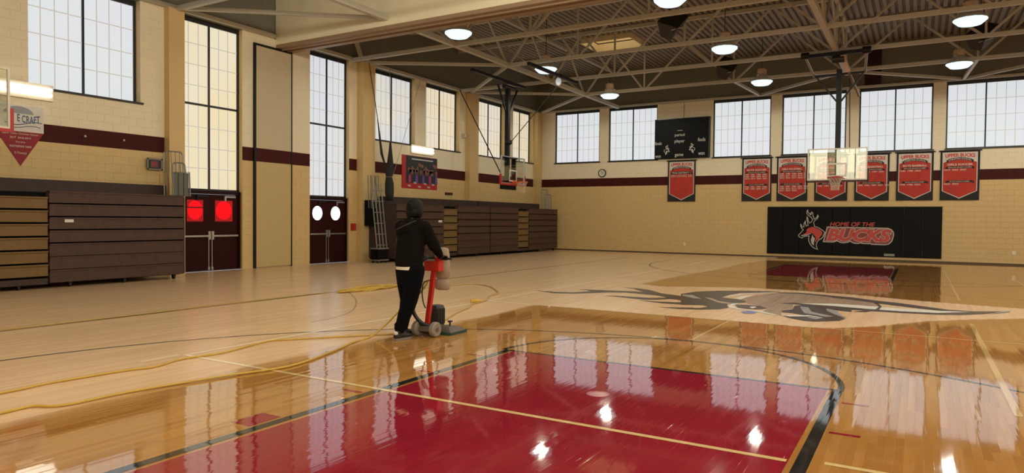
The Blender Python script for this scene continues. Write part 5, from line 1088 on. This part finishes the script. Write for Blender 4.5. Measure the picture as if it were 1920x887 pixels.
m = MB(); m.cyl((MX + 0.14, MY + 0.2, 0.1), (MX + 0.14, MY + 0.2, 0.17), 0.012, n=8); m.cyl((MX + 0.14, MY + 0.2, 0.16), (MX + 0.14, MY + 0.2, 0.178), 0.035, n=10); m.build('knob', M['m_black'], t)
for s, y in ((-1, -0.16), (1, -0.13)):
    x = MX + s * 0.135; m = MB(); m.lathe((x, MY + y, 0.1), [(0.05, -0.035), (0.085, -0.04), (0.1, -0.025), (0.1, 0.025), (0.085, 0.04), (0.05, 0.035)], 18, axis='x'); w_ = m.build('wheel', M['m_wheel'], t, smooth=False); smooth_angle(w_, 35)
    m = MB(); m.cyl((x - 0.045, MY + y, 0.1), (x + 0.045, MY + y, 0.1), 0.03, n=10); m.build('hub', M['m_grey'], w_)
m = MB(); m.cyl((MX - 0.12, MY - 0.15, 0.1), (MX + 0.12, MY - 0.14, 0.1), 0.018, n=8); m.box(MX - 0.09, MX + 0.09, MY - 0.19, MY + 0.12, 0.07, 0.13); m.build('axle_carriage', M['m_grey'], t)
mc = (MX - 0.07, MY + 0.19)
m = MB(); m.lathe((mc[0], mc[1], 0.1), [(0.09, 0.0), (0.1, 0.02), (0.1, 0.24), (0.085, 0.275), (0.04, 0.285)], 18); m.build('motor', M['m_black'], t); 
m = MB()
for k in range(14):
    a = 2 * PI * k / 14; m.beam((mc[0] + 0.1 * math.cos(a), mc[1] + 0.1 * math.sin(a), 0.13), (mc[0] + 0.1 * math.cos(a), mc[1] + 0.1 * math.sin(a), 0.33), 0.012)
m.build('cooling_fins', M['m_black'], t)
cb, ct = (MX - 0.075, MY - 0.03, 0.12), (MX + 0.02, MY + 0.0, 0.92)
m = MB(); m.beam(cb, ct, 0.058, 0.05); m.build('column', M['m_red'], t)
m = MB(); m.box(MX - 0.11, MX + 0.13, MY - 0.06, MY + 0.05, 0.865, 0.995); m.build('control_box', M['m_red'], t)
m = MB(); m.box(MX - 0.09, MX + 0.05, MY - 0.05, MY + 0.045, 0.995, 1.019); m.build('switch_head', mat('machine_pale_grey', (0.35, 0.32, 0.28), 0.6), t)
m = MB(); m.box(MX + 0.06, MX + 0.12, MY - 0.04, MY + 0.04, 0.995, 1.05); m.build('bracket', M['m_red'], t)
HB = 1.035
m = MB(); m.cyl((MX - 0.27, MY + 0.0, HB), (MX + 0.30, MY + 0.0, HB), 0.015, n=10); m.build('handle_bar', M['m_black'], t)
bag = MB(); bx, by = MX + 0.03, MY + 0.16
bag.loft([(bx, by, 0.75, 0.06, 0.05), (bx, by, 0.77, 0.115, 0.075), (bx, by, 0.95, 0.118, 0.085), (bx, by, 1.1, 0.108, 0.075), (bx, by, 1.16, 0.095, 0.045), (bx, by, 1.175, 0.06, 0.02)], 16); b_ = bag.build('dust_bag', M['m_bag'], t, smooth=True)
m = MB(); m.loft([(bx + 0.005, by, 0.60, 0.09, 0.06), (bx + 0.005, by, 0.615, 0.112, 0.075), (bx + 0.005, by, 0.72, 0.115, 0.078), (bx + 0.005, by, 0.755, 0.07, 0.05)], 16); m.build('bag_pocket', M['m_bag'], b_, smooth=True)
m = MB(); m.tube(spline([(MX - 0.02, MY - 0.1, 1.06), (MX - 0.06, MY - 0.2, 0.98), (MX - 0.1, MY - 0.23, 0.82), (MX - 0.155, MY - 0.22, 0.62), (MX - 0.185, MY - 0.22, 0.44), (MX - 0.15, MY - 0.2, 0.28), (MX - 0.06, MY - 0.14, 0.16), (MX + 0.0, MY - 0.02, 0.12)], 5), 0.026, 10); m.build('hose', M['hose'], t, smooth=True)
m = MB(); m.tube(spline([(MX - 0.02, MY - 0.05, 0.74), (MX - 0.11, MY - 0.06, 0.70), (MX - 0.14, MY - 0.06, 0.58), (MX - 0.12, MY - 0.06, 0.44), (MX - 0.08, MY - 0.06, 0.36)], 5), 0.009, 6); m.build('power_lead', M['cable'], t)

# ================================================================== PERSON
PXc, PYc = -5.66, 6.98
p = thing('person', (PXc, PYc, 0), 'person in charcoal hooded sweatshirt and navy trousers, seen from behind pushing the sander', 'person')
RH, LH = Vector((MX + 0.19, MY - 0.02, HB)), Vector((MX - 0.2, MY - 0.02, HB))
head = Vector((-5.675, 7.10, 1.685))
J = dict(pel=(-5.67, 6.98, 0.93), ch=(-5.665, 7.03, 1.30), nk=(-5.67, 7.06, 1.50), rs=(-5.47, 7.04, 1.455), ls=(-5.865, 7.05, 1.46), re=(-5.405, 7.14, 1.23), le=(-5.93, 7.18, 1.22),
         rh=(-5.56, 6.97, 0.90), lh=(-5.775, 7.0, 0.90), rk=(-5.645, 6.96, 0.51), lk=(-5.80, 7.10, 0.50), ra=(-5.735, 6.87, 0.10), la=(-5.865, 7.10, 0.10))
rw = RH + Vector((0.02, -0.085, 0.045)); lw = LH + Vector((-0.02, -0.085, 0.045))
b = MB()
b.loft([(-5.67, 6.98, 0.84, 0.15, 0.09), (-5.67, 6.98, 0.95, 0.16, 0.10), (-5.667, 7.0, 1.1, 0.14, 0.09), (-5.665, 7.03, 1.3, 0.165, 0.1), (-5.667, 7.05, 1.43, 0.16, 0.085), (-5.67, 7.06, 1.5, 0.08, 0.06)], 16)
limb(b, [J['nk'], (-5.672, 7.075, 1.6)], [0.058, 0.054])
for s in 'rl':
    limb(b, [J[s + 's'], J[s + 'e'], rw if s == 'r' else lw], [0.058, 0.044, 0.03])
    limb(b, [J[s + 'h'], J[s + 'k'], J[s + 'a']], [0.085, 0.058, 0.04])
    a = Vector(J[s + 'a']); limb(b, [a + Vector((0, -0.02, -0.045)), a + Vector((0, 0.16, -0.065))], [0.035, 0.028])
# head with face
b.ball(head, 0.078, 0.098, 0.118, 18, 12); b.ball(head + Vector((0, 0.045, -0.06)), 0.058, 0.06, 0.06, 14, 9)
b.cyl(head + Vector((0, 0.09, 0.0)), head + Vector((0, 0.118, -0.035)), 0.010, 0.017, n=8); b.ball(head + Vector((0, 0.112, -0.035)), 0.016, n=8, m=6)
for s in (-1, 1):
    b.ball(head + Vector((s * 0.08, 0.0, -0.01)), 0.012, 0.026, 0.034, 8, 6); b.ball(head + Vector((s * 0.03, 0.085, 0.02)), 0.017, 0.012, 0.01, 8, 6)
b.ball(head + Vector((0, 0.098, -0.068)), 0.025, 0.012, 0.007, 10, 6); b.ball(head + Vector((0, 0.096, -0.079)), 0.021, 0.012, 0.008, 10, 6)
# hands: palm behind the bar, four fingers over and round it, thumb underneath
for hc, wr_, s in ((RH, rw, 1), (LH, lw, -1)):
    limb(b, [wr_, hc + Vector((0, -0.045, 0.038))], [0.026, 0.024])
    for k in range(4):
        x = hc.x + s * (0.033 - 0.022 * k); ln = (0.85, 1.0, 1.05, 0.95)[k] if s > 0 else (0.85, 1.0, 1.05, 0.95)[k]
        kn = Vector((x, hc.y - 0.02, hc.z + 0.040)); limb(b, [Vector((hc.x + s * (0.02 - 0.013 * k), hc.y - 0.06, hc.z + 0.04)), kn], [0.013, 0.0105])
        limb(b, [kn, Vector((x, hc.y + 0.032 * ln, hc.z + 0.034)), Vector((x, hc.y + 0.046 * ln, hc.z + 0.002)), Vector((x, hc.y + 0.034, hc.z - 0.02 * ln))], [0.0105, 0.0095, 0.0085, 0.0075])
    limb(b, [hc + Vector((-s * 0.03, -0.055, 0.03)), hc + Vector((-s * 0.056, -0.03, 0.006)), hc + Vector((-s * 0.052, 0.008, -0.012)), hc + Vector((-s * 0.046, 0.03, -0.012))], [0.015, 0.0115, 0.0095, 0.008])
body = b.build('body', M['skin'], p); remesh(body, 0.007, 1)
def eye(s):
    m = MB(); m.ball(head + Vector((s * 0.03, 0.092, 0.018)), 0.012, n=10, m=7); m.build('eye', mat('eye_white', (0.6, 0.6, 0.58), 0.2), body, smooth=True)
eye(-1); eye(1)
hr = MB(); hr.ball(head + Vector((0, -0.012, 0.032)), 0.112, 0.116, 0.112, 20, 14); hr.ball(head + Vector((0, -0.05, -0.035)), 0.106, 0.07, 0.09, 18, 12)
for s in (-1, 1): hr.ball(head + Vector((s * 0.085, -0.02, -0.025)), 0.038, 0.065, 0.09, 12, 8)
random.seed(11)
for k in range(26):
    a = random.uniform(0, 2 * PI); e = random.uniform(-0.3, 1.2); q = head + Vector((0.09 * math.cos(a) * math.cos(e), -0.015 + 0.1 * math.sin(a) * math.cos(e), 0.035 + 0.098 * math.sin(e)))
    if q.y < head.y + 0.06: hr.ball(q, random.uniform(0.014, 0.026), n=8, m=6)
h_ = hr.build('hair', M['hair'], p); remesh(h_, 0.008, 2)
hd = MB()
hd.loft([(-5.675, 6.975, 0.955, 0.195, 0.125), (-5.675, 6.975, 1.0, 0.205, 0.135), (-5.672, 6.985, 1.1, 0.208, 0.14), (-5.67, 7.01, 1.28, 0.205, 0.14), (-5.67, 7.03, 1.42, 0.205, 0.125), (-5.67, 7.045, 1.49, 0.16, 0.10), (-5.67, 7.06, 1.55, 0.085, 0.078)], 24)
limb(hd, [J['rs'], J['re'], rw + Vector((0.0, -0.035, 0.015))], [0.088, 0.076, 0.05]); limb(hd, [J['ls'], J['le'], lw + Vector((0.0, -0.035, 0.015))], [0.088, 0.076, 0.05])
limb(hd, [(-5.575, 7.05, 1.53), (-5.76, 7.05, 1.53)], [0.05, 0.05])
limb(hd, [J['re'], Vector(J['re']) + Vector((0.0, 0.0, -0.02))], [0.082, 0.07])
ho = hd.build('sweatshirt', M['hoodie'], p); remesh(ho, 0.014, 3)
hk = MB(); hk.tube(spline([(-5.55, 7.09, 1.525), (-5.59, 6.985, 1.50), (-5.69, 6.94, 1.47), (-5.79, 6.975, 1.485), (-5.81, 7.08, 1.505)], 5), 0.036, 10)
hk.ball((-5.71, 6.92, 1.425), 0.125, 0.04, 0.075, 14, 9); hk.ball((-5.75, 6.905, 1.385), 0.06, 0.03, 0.05, 12, 8)
k_ = hk.build('hood', M['hoodie'], p); remesh(k_, 0.012, 3)
m = MB(); m.tube(spline([(-5.575, 6.985, 1.535), (-5.64, 6.918, 1.495), (-5.73, 6.885, 1.455), (-5.82, 6.90, 1.42)], 5), 0.008, 6); m.build('hood_seam', mat('hood_edge_grey', (0.05, 0.045, 0.04), 0.9), p)
m = MB(); m.loft([(-5.675, 6.975, 0.945, 0.196, 0.13), (-5.675, 6.975, 0.965, 0.202, 0.134), (-5.675, 6.975, 1.0, 0.204, 0.134)], 28); m.build('ribbed_hem', M['hoodie'], p, smooth=True)
sh = MB(); sh.loft([(-5.668, 6.975, 0.905, 0.198, 0.131), (-5.668, 6.975, 0.93, 0.199, 0.131), (-5.67, 6.975, 0.955, 0.194, 0.128)], 28); sh.prism([(-5.535, 6.872, 0.93), (-5.475, 6.915, 0.93), (-5.478, 6.912, 0.85), (-5.51, 6.888, 0.86)], (0.006, -0.006, 0)); sh.build('shirt_tail', M['shirt'], p)
tr = MB(); tr.loft([(-5.668, 6.975, 0.70, 0.18, 0.12), (-5.668, 6.975, 0.80, 0.19, 0.125), (-5.668, 6.975, 0.86, 0.192, 0.125), (-5.668, 6.975, 0.925, 0.186, 0.12)], 22)
limb(tr, [J['rh'], (-5.60, 6.965, 0.72), J['rk'], (-5.70, 6.91, 0.3), Vector(J['ra']) + Vector((0, 0, 0.03))], [0.12, 0.119, 0.104, 0.088, 0.066]); limb(tr, [J['lh'], (-5.785, 7.04, 0.72), J['lk'], (-5.845, 7.11, 0.3), Vector(J['la']) + Vector((0, 0, 0.03))], [0.118, 0.112, 0.098, 0.084, 0.064])
for z, q in ((0.42, 'rk'), (0.2, 'ra'), (0.16, 'ra'), (0.44, 'lk')): tr.ball((J[q][0] + 0.01, J[q][1] - 0.02, z), 0.084 if z > 0.3 else 0.07, 0.085 if z > 0.3 else 0.07, 0.035, 12, 7)
t_ = tr.build('trousers', M['trouser'], p); remesh(t_, 0.013, 3)
def shoe(ax, ay, yaw):
    R = Matrix.Rotation(yaw, 3, 'Z'); O = Vector((ax, ay, 0))
    def ring(y, z, rx, rz): return [O + R @ Vector((rx * math.cos(a), y, z + rz * math.sin(a))) for a in np.linspace(0, 2 * PI, 14, endpoint=False)]
    s = MB(); rs = [(-0.085, 0.05, 0.02, 0.03), (-0.075, 0.06, 0.038, 0.05), (-0.03, 0.068, 0.043, 0.06), (0.03, 0.062, 0.045, 0.055), (0.1, 0.05, 0.05, 0.04), (0.16, 0.04, 0.046, 0.03), (0.195, 0.034, 0.03, 0.02)]
    vs = []; 
    for r in rs: vs += ring(*r)
    s.add(vs, [(i * 14 + k, i * 14 + (k + 1) % 14, (i + 1) * 14 + (k + 1) % 14, (i + 1) * 14 + k) for i in range(6) for k in range(14)] + [tuple(range(14))[::-1], tuple(range(84, 98))])
    s.cyl(O + Vector((0, -0.02, 0.09)), O + Vector((0, -0.02, 0.135)), 0.05, 0.047, 14)
    o = s.build('shoe', M['shoe'], p, smooth=True)
    out = [(-0.035, -0.085), (0.03, -0.09), (0.045, -0.04), (0.044, 0.03), (0.054, 0.1), (0.05, 0.16), (0.025, 0.2), (-0.02, 0.202), (-0.048, 0.16), (-0.05, 0.08), (-0.042, 0.0), (-0.044, -0.05)]
    s = MB(); s.prism([O + R @ Vector((x, y, 0.001)) for x, y in out], (0, 0, 0.026)); s.build('sole', M['sole'], o)
    s = MB(); s.ball(O + R @ Vector((0.005, -0.072, 0.092)), 0.036, 0.02, 0.026, 10, 7); s.build('sock', M['shirt'], o, smooth=True)
    s = MB()
    for k in range(3): q = O + R @ Vector((0, 0.045 + 0.03 * k, 0.108 - 0.012 * k)); e = R @ Vector((0.028, 0, 0)); s.tube([q - e, q, q + e], 0.004, 5)
    s.build('laces', M['sole'], o)
shoe(J['ra'][0], J['ra'][1] + 0.0, -0.12); shoe(J['la'][0], J['la'][1], 0.05)

# ================================================================== CORDS
def cord(name, pts, r, material, label, k=6):
    m = MB(); m.tube(spline([(*q, r + 0.002) if len(q) == 2 else q for q in pts], k), r, 6); o = m.build(name, M[material], smooth=True); return tag(o, label, 'cord')
cord('extension_cord', [(-6.95, 1.9), (-6.86, 2.86), (-6.90, 3.3), (-6.84, 3.92), (-6.76, 4.2), (-6.88, 4.59), (-6.82, 5.07), (-6.99, 5.82), (-6.80, 6.14), (-6.39, 6.69), (-6.10, 7.05), (-5.95, 7.3)], 0.011, 'cord', 'yellow extension cord on the floor, the farther of the two near runs')
cord('extension_cord', [(-6.1, 1.9), (-6.16, 2.57), (-6.17, 2.8), (-5.99, 2.95), (-5.97, 3.47), (-5.80, 4.31), (-5.63, 4.98), (-5.83, 5.76), (-6.05, 6.35), (-6.12, 6.75, 0.02), (-6.06, 6.98, 0.16), (-5.97, 7.2, 0.36), (-5.84, 7.36, 0.52), (-5.71, 7.37, 0.66), (-5.655, 7.37, 0.75)], 0.012, 'cord', 'yellow extension cord rising from the floor to the sander column, the nearer run')
lp = [(-9.55, 11.7), (-9.45, 12.5), (-9.36, 13.0), (-9.1, 13.6), (-8.5, 13.35), (-7.95, 12.75), (-7.55, 12.2), (-7.45, 11.75), (-7.12, 11.1), (-7.02, 10.75), (-6.98, 10.4), (-6.78, 10.0), (-6.62, 9.5), (-6.5, 9.16), (-6.32, 8.75), (-6.15, 8.3), (-5.95, 7.95, 0.02), (-5.78, 7.72, 0.1), (-5.72, 7.66, 0.16)]
LOOP = cord('extension_cord', lp, 0.012, 'cord_dull', 'dull yellow cord looping from the heap through its connector to the sander front')
m = MB(); m.cyl((-7.10, 10.58, 0.045), (-7.03, 10.69, 0.045), 0.036, 0.036, 12); m.cyl((-7.03, 10.69, 0.045), (-7.0, 10.74, 0.045), 0.03, 0.018, 10); m.cyl((-7.12, 10.545, 0.045), (-7.10, 10.58, 0.045), 0.026, 0.036, 10); m.build('connector', M['cord'], LOOP)
random.seed(5); hp = []
for k in range(300):
    a = k * 0.42; y = 11.35 + (0.80 + 0.12 * math.sin(k * 0.31)) * math.cos(a) + random.uniform(-0.06, 0.06); x = -10.33 + (0.13 + 0.12 * random.random()) * math.sin(a) + 0.02 * (y - 11.3); hp.append((x, y, 0.014 + 0.05 * random.random() * (0.4 + 0.6 * abs(math.sin(a)))))
m = MB(); m.tube(spline(hp, 2), 0.011, 5); tag(m.build('cord_heap', M['cord'], smooth=True), 'tangled heap of yellow cord on the black side line behind the person', 'cord')
cord('extension_cord', [(-10.66, 3.4), (-10.62, 4.5), (-10.6, 5.5), (-10.57, 6.5), (-10.64, 7.5), (-10.60, 8.5), (-10.58, 9.4), (-10.56, 10.0), (-10.52, 10.36)], 0.011, 'cord_dull', 'yellow cord lying along the black side line from the heap')
